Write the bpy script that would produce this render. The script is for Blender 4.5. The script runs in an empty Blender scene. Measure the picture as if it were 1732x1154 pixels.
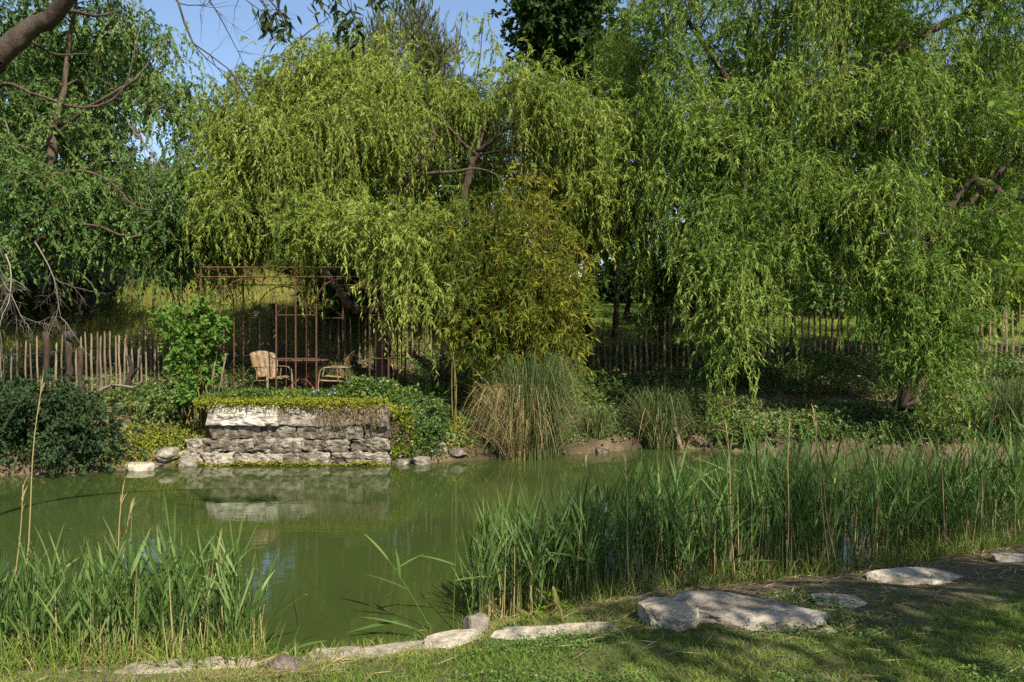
import bpy, bmesh, math
import numpy as np
from mathutils import Vector

# ------------------------------------------------------------------ camera, sky, sun, exposure
scene = bpy.context.scene
C = scene.collection
CAMZ, FPX = 2.2, 1308.0           # eye height above the water, focal length in photo pixels (1732 wide)
cam_d = bpy.data.cameras.new('camera')
cam_d.sensor_width = 36.0
cam_d.lens = 36.0 * FPX / 1732.0
cam_d.clip_start = 0.05
cam_d.clip_end = 3000
cam = bpy.data.objects.new('camera', cam_d)
C.objects.link(cam)
cam.location = (0, 0, CAMZ)
cam.rotation_euler = (math.radians(90 - 0.35), 0, 0)
scene.camera = cam

SUN_EL, SUN_AZ = math.radians(45), math.radians(153)     # azimuth clockwise from +Y: behind the camera, to its right
sdir = Vector((math.sin(SUN_AZ) * math.cos(SUN_EL), math.cos(SUN_AZ) * math.cos(SUN_EL), math.sin(SUN_EL)))
world = bpy.data.worlds.new('World')
scene.world = world
world.use_nodes = True
wn = world.node_tree
sky = wn.nodes.new('ShaderNodeTexSky')
sky.sky_type = 'NISHITA'
sky.sun_disc = False
sky.sun_elevation = SUN_EL
sky.sun_rotation = SUN_AZ
sky.air_density = 1.0
sky.dust_density = 0.6
sky.ozone_density = 1.5
wn.links.new(sky.outputs['Color'], wn.nodes['Background'].inputs['Color'])
wn.nodes['Background'].inputs['Strength'].default_value = 0.095
sun_d = bpy.data.lights.new('sun', 'SUN')
sun_d.energy = 5.0
sun_d.angle = math.radians(0.5)
sun_d.color = (1.0, 0.945, 0.84)
sun = bpy.data.objects.new('sun', sun_d)
C.objects.link(sun)
sun.rotation_euler = sdir.to_track_quat('Z', 'Y').to_euler()
sun.location = (-10, -15, 25)

scene.view_settings.view_transform = 'Standard'
scene.view_settings.look = 'None'
scene.view_settings.gamma = 1.0
scene.view_settings.use_curve_mapping = False
scene.view_settings.exposure = 1.05
scene.render.engine = 'CYCLES'
cy = scene.cycles
cy.max_bounces = 6
cy.diffuse_bounces = 3
cy.glossy_bounces = 3
cy.transmission_bounces = 4
cy.use_denoising = False
cy.sample_clamp_indirect = 6.0
cy.caustics_reflective = False
cy.caustics_refractive = False

# ------------------------------------------------------------------ helpers
R = np.random.default_rng
def W(px, py, Y):
    """a place read off the photograph at a distance Y, in metres"""
    return np.array([(px - 866.0) / FPX * Y, Y, CAMZ - (py - 569.0) / FPX * Y])

def nrm(v):
    return v / np.maximum(np.linalg.norm(v, axis=-1, keepdims=True), 1e-9)

def runit(rng, n):
    return nrm(rng.normal(size=(n, 3)))

def _h(ix, iy, iz, s):
    n = (ix * 374761393 + iy * 668265263 + iz * 2147483647 + s * 1274126177) & 0xffffffff
    n = ((n ^ (n >> 13)) * 1274126177) & 0xffffffff
    n = (n ^ (n >> 16)) & 0xffffffff
    return n / 4294967295.0

def noise3(x, y, z, s=0):
    x, y, z = np.broadcast_arrays(np.asarray(x, float), np.asarray(y, float), np.asarray(z, float))
    x0, y0, z0 = np.floor(x).astype(np.int64), np.floor(y).astype(np.int64), np.floor(z).astype(np.int64)
    fx, fy, fz = x - x0, y - y0, z - z0
    fx, fy, fz = [f * f * (3 - 2 * f) for f in (fx, fy, fz)]
    r = 0
    for i in (0, 1):
        for j in (0, 1):
            for k in (0, 1):
                w = (fx if i else 1 - fx) * (fy if j else 1 - fy) * (fz if k else 1 - fz)
                r = r + w * _h(x0 + i, y0 + j, z0 + k, s)
    return r * 2 - 1

def fbm(x, y, z=0.0, s=0, o=4):
    r, a, t = 0, 1.0, 0
    for i in range(o):
        r = r + a * noise3(np.asarray(x) * 2 ** i, np.asarray(y) * 2 ** i, np.asarray(z) * 2 ** i, s + i)
        t += a
        a *= 0.5
    return r / t

def sstep(a, b, x):
    t = np.clip((x - a) / (b - a), 0, 1)
    return t * t * (3 - 2 * t)

def mesh(name, V, faces, rnd=None, col=None, smooth=False):
    """V (n,3); faces: list of int arrays (m,k)"""
    me = bpy.data.meshes.new(name)
    V = np.ascontiguousarray(V, dtype=np.float32)
    faces = [np.asarray(f, dtype=np.int32) for f in faces if len(f)]
    me.vertices.add(len(V))
    me.vertices.foreach_set('co', V.ravel())
    nl = sum(f.size for f in faces)
    npoly = sum(len(f) for f in faces)
    me.loops.add(nl)
    me.polygons.add(npoly)
    me.loops.foreach_set('vertex_index', np.concatenate([f.ravel() for f in faces]))
    tot = np.concatenate([np.full(len(f), f.shape[1], np.int32) for f in faces])
    st = np.concatenate([[0], np.cumsum(tot)[:-1]]).astype(np.int32)
    me.polygons.foreach_set('loop_start', st)
    me.polygons.foreach_set('loop_total', tot)
    if rnd is not None:
        a = me.attributes.new('rnd', 'FLOAT', 'POINT')
        a.data.foreach_set('value', np.ascontiguousarray(rnd, dtype=np.float32))
    if col is not None:
        a = me.attributes.new('tone', 'FLOAT_COLOR', 'POINT')
        a.data.foreach_set('color', np.ascontiguousarray(col, dtype=np.float32).ravel())
    me.update(calc_edges=True)
    me.polygons.foreach_set('use_smooth', np.full(npoly, bool(smooth)))
    return me

class MB:
    """collects pieces of one part"""
    def __init__(self):
        self.V, self.F, self.r, self.n = [], {}, [], 0
    def add(self, V, faces, rnd=None):
        V = np.asarray(V, float)
        for f in faces:
            f = np.asarray(f)
            if len(f):
                self.F.setdefault(f.shape[1], []).append(f + self.n)
        self.V.append(V)
        self.r.append(np.full(len(V), 0.5) if rnd is None else np.broadcast_to(rnd, (len(V),)))
        self.n += len(V)
        return self
    def mesh(self, name, base=(0, 0, 0), smooth=False):
        V = np.concatenate(self.V) - np.asarray(base, float)
        return mesh(name, V, [np.concatenate(f) for f in self.F.values()], np.concatenate(self.r), smooth=smooth)

def box(mb, lo, hi, rnd=None):
    lo, hi = np.asarray(lo, float), np.asarray(hi, float)
    V = np.array([[x, y, z] for x in (0, 1) for y in (0, 1) for z in (0, 1)], float) * (hi - lo) + lo
    F = [[0, 1, 3, 2], [4, 6, 7, 5], [0, 4, 5, 1], [2, 3, 7, 6], [0, 2, 6, 4], [1, 5, 7, 3]]
    return mb.add(V, [F], rnd)

def tube(mb, pts, rad, sides=6, rnd=None, cap=True, rough=0.0, seed=0, flat=None):
    pts = np.asarray(pts, float)
    m = len(pts)
    rad = np.broadcast_to(np.asarray(rad, float), (m,))
    T = nrm(np.gradient(pts, axis=0))
    up = np.array([0, 0, 1.0]) if abs(T[0, 2]) < 0.8 else np.array([0, 1.0, 0])
    A = np.empty_like(T)
    a = nrm(np.cross(T[0], up))
    for i in range(m):
        a = a - T[i] * np.dot(a, T[i])
        a = a / (np.linalg.norm(a) + 1e-9)
        A[i] = a
    B = np.cross(T, A)
    th = np.linspace(0, 2 * np.pi, sides, endpoint=False)
    rr = rad[:, None] * np.ones(sides)
    if rough:
        rr = rr * (1 + rough * R(seed).normal(size=(m, sides)))
    fa, fb = flat or (1, 1)
    V = pts[:, None] + (rr * np.cos(th))[..., None] * A[:, None] * fa + (rr * np.sin(th))[..., None] * B[:, None] * fb
    i = np.arange(m - 1)[:, None] * sides
    j = np.arange(sides)
    j2 = (j + 1) % sides
    F = np.stack([i + j, i + j2, i + sides + j2, i + sides + j], -1).reshape(-1, 4)
    fs = [F]
    if cap:
        fs.append(np.array([np.arange(sides)[::-1], np.arange(sides) + (m - 1) * sides]))
    return mb.add(V.reshape(-1, 3), fs, rnd)

def spline(pts, n=24):
    pts = np.asarray(pts, float)
    p = np.vstack([2 * pts[0] - pts[1], pts, 2 * pts[-1] - pts[-2]])
    out = []
    seg = len(pts) - 1
    for u in np.linspace(0, seg - 1e-6, n):
        i = int(u)
        t = u - i
        a, b, c, d = p[i:i + 4]
        out.append(0.5 * (2 * b + (c - a) * t + (2 * a - 5 * b + 4 * c - d) * t * t + (3 * b - a - 3 * c + d) * t ** 3))
    return np.array(out)

def tag(o, label=None, cat=None, group=None, kind=None):
    for k, v in (('label', label), ('category', cat), ('group', group), ('kind', kind)):
        if v:
            o[k] = v
    return o

def root(name, loc, label, cat, group=None):
    o = bpy.data.objects.new(name, None)
    o.empty_display_size = 0.2
    o.location = [float(v) for v in loc]
    C.objects.link(o)
    return tag(o, label, cat, group)

def part(name, me, mat, parent, loc=(0, 0, 0), rot=None, scale=None):
    o = bpy.data.objects.new(name, me)
    C.objects.link(o)
    o.parent = parent
    o.location = [float(v) for v in loc]
    if rot is not None:
        o.rotation_euler = rot
    if scale is not None:
        o.scale = scale
    if mat is not None and not me.materials:
        me.materials.append(mat)
    if name in STUFF_PARTS:
        o['kind'] = 'stuff'
    return o

STUFF_PARTS = {'branches', 'twigs', 'dead_branches', 'bare_twigs', 'leaf_stalks', 'culms', 'stems', 'foliage', 'blades', 'dead_leaves', 'creeper_roots', 'leaves', 'flowers', 'crown', 'plume', 'green_reeds', 'dry_reeds', 'moss', 'splinter'}
def solo(name, me, mat, loc=(0, 0, 0), label=None, cat=None, group=None, kind=None):
    o = bpy.data.objects.new(name, me)
    C.objects.link(o)
    o.location = [float(v) for v in loc]
    if mat is not None:
        me.materials.append(mat)
    return tag(o, label, cat, group, kind)

# ------------------------------------------------------------------ materials
def newmat(name):
    m = bpy.data.materials.new(name)
    m.use_nodes = True
    nt = m.node_tree
    return m, nt, nt.nodes['Principled BSDF']

def ramp(nt, fac, cols):
    r = nt.nodes.new('ShaderNodeValToRGB')
    e = r.color_ramp.elements
    while len(e) < len(cols):
        e.new(0.5)
    for k, (p, c) in enumerate(cols):
        e[k].position = p
        e[k].color = (*c, 1)
    nt.links.new(fac, r.inputs['Fac'])
    return r.outputs['Color']

def noise(nt, scale, detail=6, rough=0.6, coord='Object', dist=0.0, stretch=None):
    tc = nt.nodes.new('ShaderNodeTexCoord')
    n = nt.nodes.new('ShaderNodeTexNoise')
    n.inputs['Scale'].default_value = scale
    n.inputs['Detail'].default_value = detail
    n.inputs['Roughness'].default_value = rough
    n.inputs['Distortion'].default_value = dist
    if stretch:
        mp = nt.nodes.new('ShaderNodeMapping')
        mp.inputs['Scale'].default_value = stretch
        nt.links.new(tc.outputs[coord], mp.inputs['Vector'])
        nt.links.new(mp.outputs[0], n.inputs['Vector'])
    else:
        nt.links.new(tc.outputs[coord], n.inputs['Vector'])
    return n.outputs['Fac']

def bump(nt, bs, h, strength=0.5, dist=0.02):
    b = nt.nodes.new('ShaderNodeBump')
    b.inputs['Strength'].default_value = strength
    b.inputs['Distance'].default_value = dist
    nt.links.new(h, b.inputs['Height'])
    nt.links.new(b.outputs['Normal'], bs.inputs['Normal'])

def leafmat(name, cols, trans=0.35, rough=0.6, spec=0.10):
    """cols: [(pos, rgb)...] picked by each leaf's own random number"""
    m, nt, bs = newmat(name)
    at = nt.nodes.new('ShaderNodeAttribute')
    at.attribute_name = 'rnd'
    c = ramp(nt, at.outputs['Fac'], cols)
    nt.links.new(c, bs.inputs['Base Color'])
    bs.inputs['Roughness'].default_value = rough
    bs.inputs['Specular IOR Level'].default_value = spec
    tr = nt.nodes.new('ShaderNodeBsdfTranslucent')
    hs = nt.nodes.new('ShaderNodeHueSaturation')
    hs.inputs['Hue'].default_value = 0.49
    hs.inputs['Saturation'].default_value = 1.1
    hs.inputs['Value'].default_value = 1.25
    nt.links.new(c, hs.inputs['Color'])
    nt.links.new(hs.outputs['Color'], tr.inputs['Color'])
    mx = nt.nodes.new('ShaderNodeMixShader')
    mx.inputs['Fac'].default_value = trans
    nt.links.new(bs.outputs[0], mx.inputs[1])
    nt.links.new(tr.outputs[0], mx.inputs[2])
    nt.links.new(mx.outputs[0], nt.nodes['Material Output'].inputs['Surface'])
    return m

def solidmat(name, cols, scale=6, rough=0.85, spec=0.2, bstr=0.5, bdist=0.02, stretch=None, metal=0.0, bscale=None, detail=8):
    m, nt, bs = newmat(name)
    n = noise(nt, scale, detail, 0.65, stretch=stretch, dist=0.3)
    nt.links.new(ramp(nt, n, cols), bs.inputs['Base Color'])
    bs.inputs['Roughness'].default_value = rough
    bs.inputs['Specular IOR Level'].default_value = spec
    bs.inputs['Metallic'].default_value = metal
    if bstr:
        bump(nt, bs, noise(nt, bscale or scale * 3, 8, 0.7, stretch=stretch), bstr, bdist)
    return m

def pieces_mat(name, cols, scale=6, rough=0.8, stretch=None):
    """like solidmat, with each object a shade of its own"""
    m, nt, bs = newmat(name)
    n = noise(nt, scale, 6, 0.65, stretch=stretch)
    c = ramp(nt, n, cols)
    oi = nt.nodes.new('ShaderNodeObjectInfo')
    hs = nt.nodes.new('ShaderNodeHueSaturation')
    mr = nt.nodes.new('ShaderNodeMapRange')
    mr.inputs['To Min'].default_value = 0.55
    mr.inputs['To Max'].default_value = 1.35
    nt.links.new(oi.outputs['Random'], mr.inputs['Value'])
    nt.links.new(mr.outputs[0], hs.inputs['Value'])
    nt.links.new(c, hs.inputs['Color'])
    nt.links.new(hs.outputs['Color'], bs.inputs['Base Color'])
    bs.inputs['Roughness'].default_value = rough
    bs.inputs['Specular IOR Level'].default_value = 0.2
    bump(nt, bs, noise(nt, scale * 4, 6, 0.7, stretch=stretch), 0.4, 0.01)
    return m

M = {}
M['willow_gold'] = leafmat('willow_gold', [(0, (0.080, 0.130, 0.018)), (0.5, (0.172, 0.224, 0.036)), (1, (0.32, 0.345, 0.085))], 0.32)
M['willow_green'] = leafmat('willow_green', [(0, (0.045, 0.098, 0.016)), (0.5, (0.118, 0.190, 0.030)), (1, (0.28, 0.33, 0.072))], 0.32)
M['left_leaf'] = leafmat('left_leaf', [(0, (0.036, 0.080, 0.019)), (0.6, (0.086, 0.148, 0.034)), (1, (0.21, 0.26, 0.085))], 0.32)
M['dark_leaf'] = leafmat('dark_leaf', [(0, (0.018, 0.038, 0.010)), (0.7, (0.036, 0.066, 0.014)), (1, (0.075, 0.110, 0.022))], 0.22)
M['grey_leaf'] = leafmat('grey_leaf', [(0, (0.055, 0.075, 0.040)), (0.6, (0.11, 0.13, 0.075)), (1, (0.20, 0.21, 0.14))], 0.2)
M['conifer'] = leafmat('conifer', [(0, (0.045, 0.055, 0.016)), (0.6, (0.085, 0.09, 0.025)), (1, (0.13, 0.12, 0.04))], 0.12)
M['bamboo_leaf'] = leafmat('bamboo_leaf', [(0, (0.045, 0.085, 0.012)), (0.4, (0.115, 0.13, 0.015)), (0.75, (0.20, 0.19, 0.022)), (1, (0.31, 0.265, 0.04))], 0.3)
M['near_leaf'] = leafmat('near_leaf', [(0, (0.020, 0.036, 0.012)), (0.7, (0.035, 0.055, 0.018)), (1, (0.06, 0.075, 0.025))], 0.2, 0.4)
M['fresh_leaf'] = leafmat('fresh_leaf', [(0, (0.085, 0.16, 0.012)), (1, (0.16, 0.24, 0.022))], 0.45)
M['sapling_leaf'] = leafmat('sapling_leaf', [(0, (0.06, 0.13, 0.02)), (0.6, (0.10, 0.185, 0.03)), (1, (0.16, 0.25, 0.05))], 0.38)
M['ivy'] = leafmat('ivy', [(0, (0.036, 0.066, 0.014)), (0.55, (0.085, 0.135, 0.028)), (0.85, (0.15, 0.19, 0.05)), (1, (0.22, 0.24, 0.09))], 0.28, 0.5, 0.25)
M['vinca'] = leafmat('vinca', [(0, (0.03, 0.06, 0.015)), (0.6, (0.07, 0.12, 0.025)), (1, (0.16, 0.20, 0.03))], 0.28)
M['sedum'] = leafmat('sedum', [(0, (0.11, 0.14, 0.016)), (0.6, (0.21, 0.215, 0.022)), (1, (0.33, 0.29, 0.035))], 0.3)
M['moss'] = leafmat('moss', [(0, (0.10, 0.10, 0.015)), (1, (0.25, 0.22, 0.03))], 0.1)
M['juniper'] = leafmat('juniper', [(0, (0.014, 0.030, 0.011)), (0.7, (0.034, 0.060, 0.020)), (1, (0.10, 0.13, 0.055))], 0.15)
M['sedge'] = leafmat('sedge', [(0, (0.045, 0.075, 0.022)), (0.45, (0.10, 0.125, 0.040)), (0.62, (0.22, 0.19, 0.075)), (1, (0.42, 0.31, 0.14))], 0.25)
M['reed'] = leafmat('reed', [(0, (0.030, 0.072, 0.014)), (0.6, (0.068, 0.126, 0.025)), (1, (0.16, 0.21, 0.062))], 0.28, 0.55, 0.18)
M['dry_reed'] = leafmat('dry_reed', [(0, (0.17, 0.13, 0.05)), (1, (0.42, 0.32, 0.15))], 0.15, 0.6)
M['lawn'] = leafmat('lawn', [(0, (0.06, 0.11, 0.016)), (0.5, (0.12, 0.175, 0.026)), (0.78, (0.20, 0.22, 0.05)), (1, (0.34, 0.28, 0.11))], 0.28)
M['clover'] = leafmat('clover', [(0, (0.05, 0.10, 0.02)), (1, (0.11, 0.18, 0.04))], 0.25)
M['meadow'] = leafmat('meadow', [(0, (0.10, 0.14, 0.022)), (0.5, (0.18, 0.19, 0.035)), (1, (0.34, 0.28, 0.09))], 0.3)
M['straw'] = leafmat('straw', [(0, (0.10, 0.07, 0.035)), (0.5, (0.22, 0.16, 0.075)), (1, (0.42, 0.33, 0.17))], 0.1, 0.7)
M['flower'] = leafmat('flower', [(0, (0.20, 0.23, 0.42)), (1, (0.34, 0.36, 0.56))], 0.2)
M['twig'] = leafmat('twig', [(0, (0.10, 0.085, 0.025)), (1, (0.22, 0.19, 0.06))], 0.05, 0.7)
M['bare_twig'] = leafmat('bare_twig', [(0, (0.10, 0.08, 0.06)), (1, (0.24, 0.205, 0.16))], 0.0, 0.8)
M['bark'] = solidmat('bark', [(0.3, (0.030, 0.020, 0.013)), (0.55, (0.085, 0.060, 0.040)), (0.8, (0.17, 0.13, 0.09))], 5, 0.9, 0.15, 0.8, 0.03, stretch=(3, 3, 0.6))
M['bark_pale'] = solidmat('bark_pale', [(0.3, (0.03, 0.022, 0.016)), (0.6, (0.085, 0.064, 0.046)), (0.8, (0.17, 0.135, 0.10))], 8, 0.9, 0.15, 0.9, 0.02, stretch=(2, 2, 0.8))
M['culm'] = solidmat('culm', [(0.3, (0.06, 0.065, 0.015)), (0.7, (0.17, 0.14, 0.035))], 5, 0.5, 0.3, 0.1, 0.005)
M['rust'] = solidmat('rust', [(0.3, (0.035, 0.017, 0.010)), (0.55, (0.088, 0.042, 0.024)), (0.8, (0.17, 0.092, 0.055))], 14, 0.85, 0.2, 0.5, 0.006)
M['cream'] = solidmat('cream', [(0.34, (0.07, 0.035, 0.018)), (0.5, (0.165, 0.108, 0.055)), (0.7, (0.27, 0.19, 0.10))], 16, 0.6, 0.3, 0.3, 0.004)
M['table'] = solidmat('table', [(0.3, (0.035, 0.022, 0.014)), (0.7, (0.14, 0.09, 0.055))], 10, 0.8, 0.2, 0.4, 0.006, stretch=(0.4, 4, 4))
M['redpaint'] = solidmat('redpaint', [(0.3, (0.05, 0.012, 0.012)), (0.7, (0.16, 0.035, 0.035))], 10, 0.7, 0.25, 0.2, 0.004)
M['lantern'] = solidmat('lantern', [(0.3, (0.012, 0.012, 0.012)), (0.7, (0.05, 0.045, 0.04))], 12, 0.6, 0.4, 0.2, 0.004)
M['lantern_glass'] = solidmat('lantern_glass', [(0.3, (0.25, 0.25, 0.22)), (0.7, (0.45, 0.43, 0.36))], 12, 0.2, 0.5, 0.0)
M['picket'] = pieces_mat('picket', [(0.3, (0.065, 0.046, 0.029)), (0.7, (0.25, 0.185, 0.115))], 5, 0.85, stretch=(6, 6, 0.7))
M['oldpost'] = pieces_mat('oldpost', [(0.3, (0.018, 0.012, 0.009)), (0.7, (0.085, 0.055, 0.036))], 6, 0.9, stretch=(5, 5, 0.7))
M['wire'] = solidmat('wire', [(0.3, (0.03, 0.025, 0.02)), (0.7, (0.09, 0.075, 0.06))], 20, 0.8, 0.2, 0)
M['deadwood'] = solidmat('deadwood', [(0.3, (0.06, 0.045, 0.032)), (0.55, (0.22, 0.17, 0.12)), (0.75, (0.42, 0.35, 0.25))], 6, 0.9, 0.15, 1.0, 0.03, stretch=(5, 0.8, 5))
M['darkwood'] = solidmat('darkwood', [(0.3, (0.012, 0.009, 0.007)), (0.7, (0.06, 0.045, 0.034))], 8, 0.9, 0.2, 0.8, 0.03)

def stone_mat(name, pale, mid, dark, lich, scale=2.2):
    m, nt, bs = newmat(name)
    oi = nt.nodes.new('ShaderNodeObjectInfo')
    n1 = noise(nt, scale, 10, 0.68, dist=0.4)
    c1 = ramp(nt, n1, [(0.32, dark), (0.47, mid), (0.62, pale)])
    n2 = noise(nt, scale * 3.1, 8, 0.7)
    f2 = ramp(nt, n2, [(0.52, (0, 0, 0)), (0.66, (1, 1, 1))])
    mx = nt.nodes.new('ShaderNodeMix')
    mx.data_type = 'RGBA'
    nt.links.new(f2, mx.inputs['Factor'])
    nt.links.new(c1, mx.inputs['A'])
    mx.inputs['B'].default_value = (*lich, 1)
    hs = nt.nodes.new('ShaderNodeHueSaturation')
    mr = nt.nodes.new('ShaderNodeMapRange')
    mr.inputs['To Min'].default_value = 0.8
    mr.inputs['To Max'].default_value = 1.15
    nt.links.new(oi.outputs['Random'], mr.inputs['Value'])
    nt.links.new(mr.outputs[0], hs.inputs['Value'])
    nt.links.new(mx.outputs['Result'], hs.inputs['Color'])
    nt.links.new(hs.outputs['Color'], bs.inputs['Base Color'])
    bs.inputs['Roughness'].default_value = 0.92
    bs.inputs['Specular IOR Level'].default_value = 0.15
    bump(nt, bs, noise(nt, scale * 3, 7, 0.62), 0.9, 0.05)
    return m

M['stone_white'] = stone_mat('stone_white', (0.58, 0.54, 0.46), (0.42, 0.37, 0.30), (0.14, 0.11, 0.08), (0.22, 0.19, 0.14))
M['stone_wall'] = stone_mat('stone_wall', (0.27, 0.235, 0.18), (0.105, 0.085, 0.06), (0.022, 0.018, 0.013), (0.045, 0.036, 0.026), 4.2)
M['stone_rock'] = stone_mat('stone_rock', (0.33, 0.29, 0.225), (0.21, 0.175, 0.13), (0.07, 0.055, 0.038), (0.11, 0.09, 0.062), 3.2)
M['stone_slab'] = stone_mat('stone_slab', (0.46, 0.40, 0.30), (0.34, 0.285, 0.205), (0.11, 0.086, 0.058), (0.22, 0.175, 0.12), 4.5)

# ground: the vertex tone is the soil or turf colour of each place; noise breaks it up
m, nt, bs = newmat('ground_soil')
at = nt.nodes.new('ShaderNodeAttribute')
at.attribute_name = 'tone'
n1 = noise(nt, 1.7, 10, 0.7)
n2 = noise(nt, 22, 8, 0.7)
v1 = ramp(nt, n1, [(0.3, (0.55, 0.55, 0.55)), (0.7, (1.35, 1.35, 1.35))])
v2 = ramp(nt, n2, [(0.3, (0.6, 0.6, 0.6)), (0.7, (1.3, 1.3, 1.3))])
def mulc(nt, a, b):
    k = nt.nodes.new('ShaderNodeMix')
    k.data_type = 'RGBA'
    k.blend_type = 'MULTIPLY'
    k.inputs['Factor'].default_value = 1
    nt.links.new(a, k.inputs['A'])
    nt.links.new(b, k.inputs['B'])
    return k.outputs['Result']
nt.links.new(mulc(nt, mulc(nt, at.outputs['Color'], v1), v2), bs.inputs['Base Color'])
bs.inputs['Roughness'].default_value = 0.95
bs.inputs['Specular IOR Level'].default_value = 0.1
bump(nt, bs, n2, 0.9, 0.03)
M['ground'] = m

# water: turbid green, so light that enters comes back green from just below the smooth surface
m, nt, bs = newmat('pond_water')
n1 = noise(nt, 0.35, 4, 0.5)
nt.links.new(ramp(nt, n1, [(0.35, (0.029, 0.041, 0.010)), (0.65, (0.038, 0.054, 0.013))]), bs.inputs['Base Color'])
bs.inputs['Roughness'].default_value = 0.03
bs.inputs['IOR'].default_value = 1.33
bump(nt, bs, noise(nt, 3.0, 3, 0.5, stretch=(1, 2.2, 1)), 0.03, 0.05)
M['water'] = m

# ------------------------------------------------------------------ terrain
NX = np.array([-60, -30, -8, -3.4, -1.3, -0.4, -0.15, 1.15, 3.4, 5.1, 9, 14, 30, 60])
NY = np.array([2.0, 3.0, 4.3, 5.05, 5.22, 5.6, 5.85, 6.5, 7.15, 7.9, 9.0, 10, 11, 11])
FX = np.array([-60, -30, -8, -6.5, -5.5, -2.0, -0.7, 1.5, 2.8, 4.3, 6.8, 9.1, 30, 60])
FY = np.array([12, 12, 12.2, 12.6, 13.3, 13.35, 13.75, 14.6, 15.3, 14.7, 14.0, 13.8, 14.5, 14.5])

def near_shore(x):
    return np.interp(x, NX, NY) + 0.08 * fbm(np.asarray(x) * 1.3, 0.0, 3.1, 5)
def far_shore(x):
    return np.interp(x, FX, FY) + 0.09 * fbm(np.asarray(x) * 1.1, 7.0, 1.3, 9)

def H(x, y):
    x, y = np.asarray(x, float), np.asarray(y, float)
    dn = near_shore(x) - y
    df = y - far_shore(x)
    zn = np.interp(dn, [-3, -0.3, 0, 0.15, 0.6, 1.5, 5, 60], [-0.8, -0.28, 0.0, 0.09, 0.2, 0.33, 0.5, 0.7])
    zl = np.interp(df, [-3, -0.3, 0, 0.25, 0.6, 1.2, 2.0, 4, 5, 6, 7.5], [-0.8, -0.3, 0, 0.22, 0.36, 0.6, 0.86, 1.1, 1.3, 1.62, 2.0])
    zr = np.interp(df, [-3, -0.3, 0, 0.12, 0.5, 1.2, 2.0, 2.7, 4, 6, 7.5], [-0.8, -0.3, 0, 0.22, 0.34, 0.56, 0.80, 0.84, 1.35, 1.9, 2.15])
    k = sstep(-2.5, -0.5, x)
    zf = zl * (1 - k) + zr * k
    far = np.clip(df - 7.5, 0, None)
    slope = 0.42 * (1 - sstep(-4.5, 1.0, x)) + 0.15 * sstep(-4.5, 1.0, x)
    zf = zf + slope * 22 * (1 - np.exp(-far / 22))
    # level terrace behind the stone wall
    tm = sstep(-5.5, -5.2, x) * (1 - sstep(-2.3, -1.5, x)) * sstep(13.52, 13.60, y) * (1 - sstep(16.6, 17.6, y))
    zf = np.where(tm > 0, np.maximum(zf, zf * (1 - tm) + 1.0 * tm), zf)
    z = np.where(dn > -0.4, zn, np.where(df > -0.4, zf, -0.8 + 0 * zn))
    mid = (dn <= -0.4) & (df <= -0.4)
    z = np.where(mid, np.maximum(np.maximum(zn, zf), -0.8), z)
    land = np.clip(z * 4, 0, 1)
    z = z + land * (0.035 * fbm(x * 1.1, y * 1.1, 0.3, 21) + 0.016 * fbm(x * 5, y * 5, 0.3, 22))
    return z

def axis(lo, hi, step, reach, g=1.28):
    a = list(np.arange(lo, hi + 1e-6, step))
    s, v = step, hi
    while v < reach[1]:
        s *= g
        v += s
        a.append(v)
    s, v = step, lo
    while v > reach[0]:
        s *= g
        v -= s
        a.insert(0, v)
    return np.array(a)

gx = axis(-9.5, 10.5, 0.13, (-600, 600))
gy = np.unique(np.concatenate([axis(3.2, 21, 0.12, (-300, 900)), np.array([13.53, 13.56, 13.58, 13.60])]))
X, Y = np.meshgrid(gx, gy)
Z = H(X, Y)
nxg, nyg = len(gx), len(gy)
dn, df = near_shore(X) - Y, Y - far_shore(X)
col = np.zeros(X.shape + (4,))
col[..., 3] = 1
def put(mask, c):
    col[..., :3] = col[..., :3] * (1 - mask[..., None]) + np.array(c) * mask[..., None]
col[..., :3] = (0.04, 0.045, 0.015)
nz = fbm(X * 0.9, Y * 0.9, 0.0, 31)
nz2 = fbm(X * 2.3, Y * 2.3, 0.0, 33)
near_m = (dn > -0.3).astype(float)
put(near_m, (0.13, 0.105, 0.055))
put(near_m * sstep(0.5, 1.1, dn + 0.5 * nz) * sstep(-0.35, 0.1, nz2 + 0.25), (0.085, 0.095, 0.030))
put(near_m * sstep(0.05, 0.2, dn + 0.1 * nz2) * (1 - sstep(0.3, 0.75, dn + 0.5 * nz2)) * (1 - sstep(0.8, 1.6, X)) * 0.9, (0.27, 0.22, 0.145))
put(near_m * sstep(0.9, 1.8, X) * (1 - sstep(1.5, 2.3, dn + 0.6 * nz)) * 0.8, (0.115, 0.088, 0.055))
put(near_m * (1 - sstep(0.0, 0.12, dn)), (0.07, 0.06, 0.03))
far_m = (df > -0.3).astype(float)
put(far_m, (0.075, 0.055, 0.032))
put(far_m * sstep(-0.1, 0.35, nz2) * 0.7, (0.16, 0.115, 0.065))
pth = far_m * sstep(1.9, 2.1, df + 0.3 * nz) * (1 - sstep(2.6, 2.9, df + 0.3 * nz)) * sstep(2.5, 3.2, X)
put(pth, (0.22, 0.155, 0.095))
put(far_m * sstep(6.3, 7.2, df + 0.4 * nz), (0.13, 0.14, 0.03))
put(far_m * sstep(6.3, 7.2, df + 0.4 * nz) * sstep(0.5, 2.5, X), (0.14, 0.20, 0.03))
ii = np.arange(nyg - 1)[:, None] * nxg + np.arange(nxg - 1)
F = np.stack([ii, ii + 1, ii + nxg + 1, ii + nxg], -1).reshape(-1, 4)
solo('ground', mesh('ground', np.stack([X, Y, Z], -1).reshape(-1, 3), [F], col=col.reshape(-1, 4), smooth=True), M['ground'], kind='structure')

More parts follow.
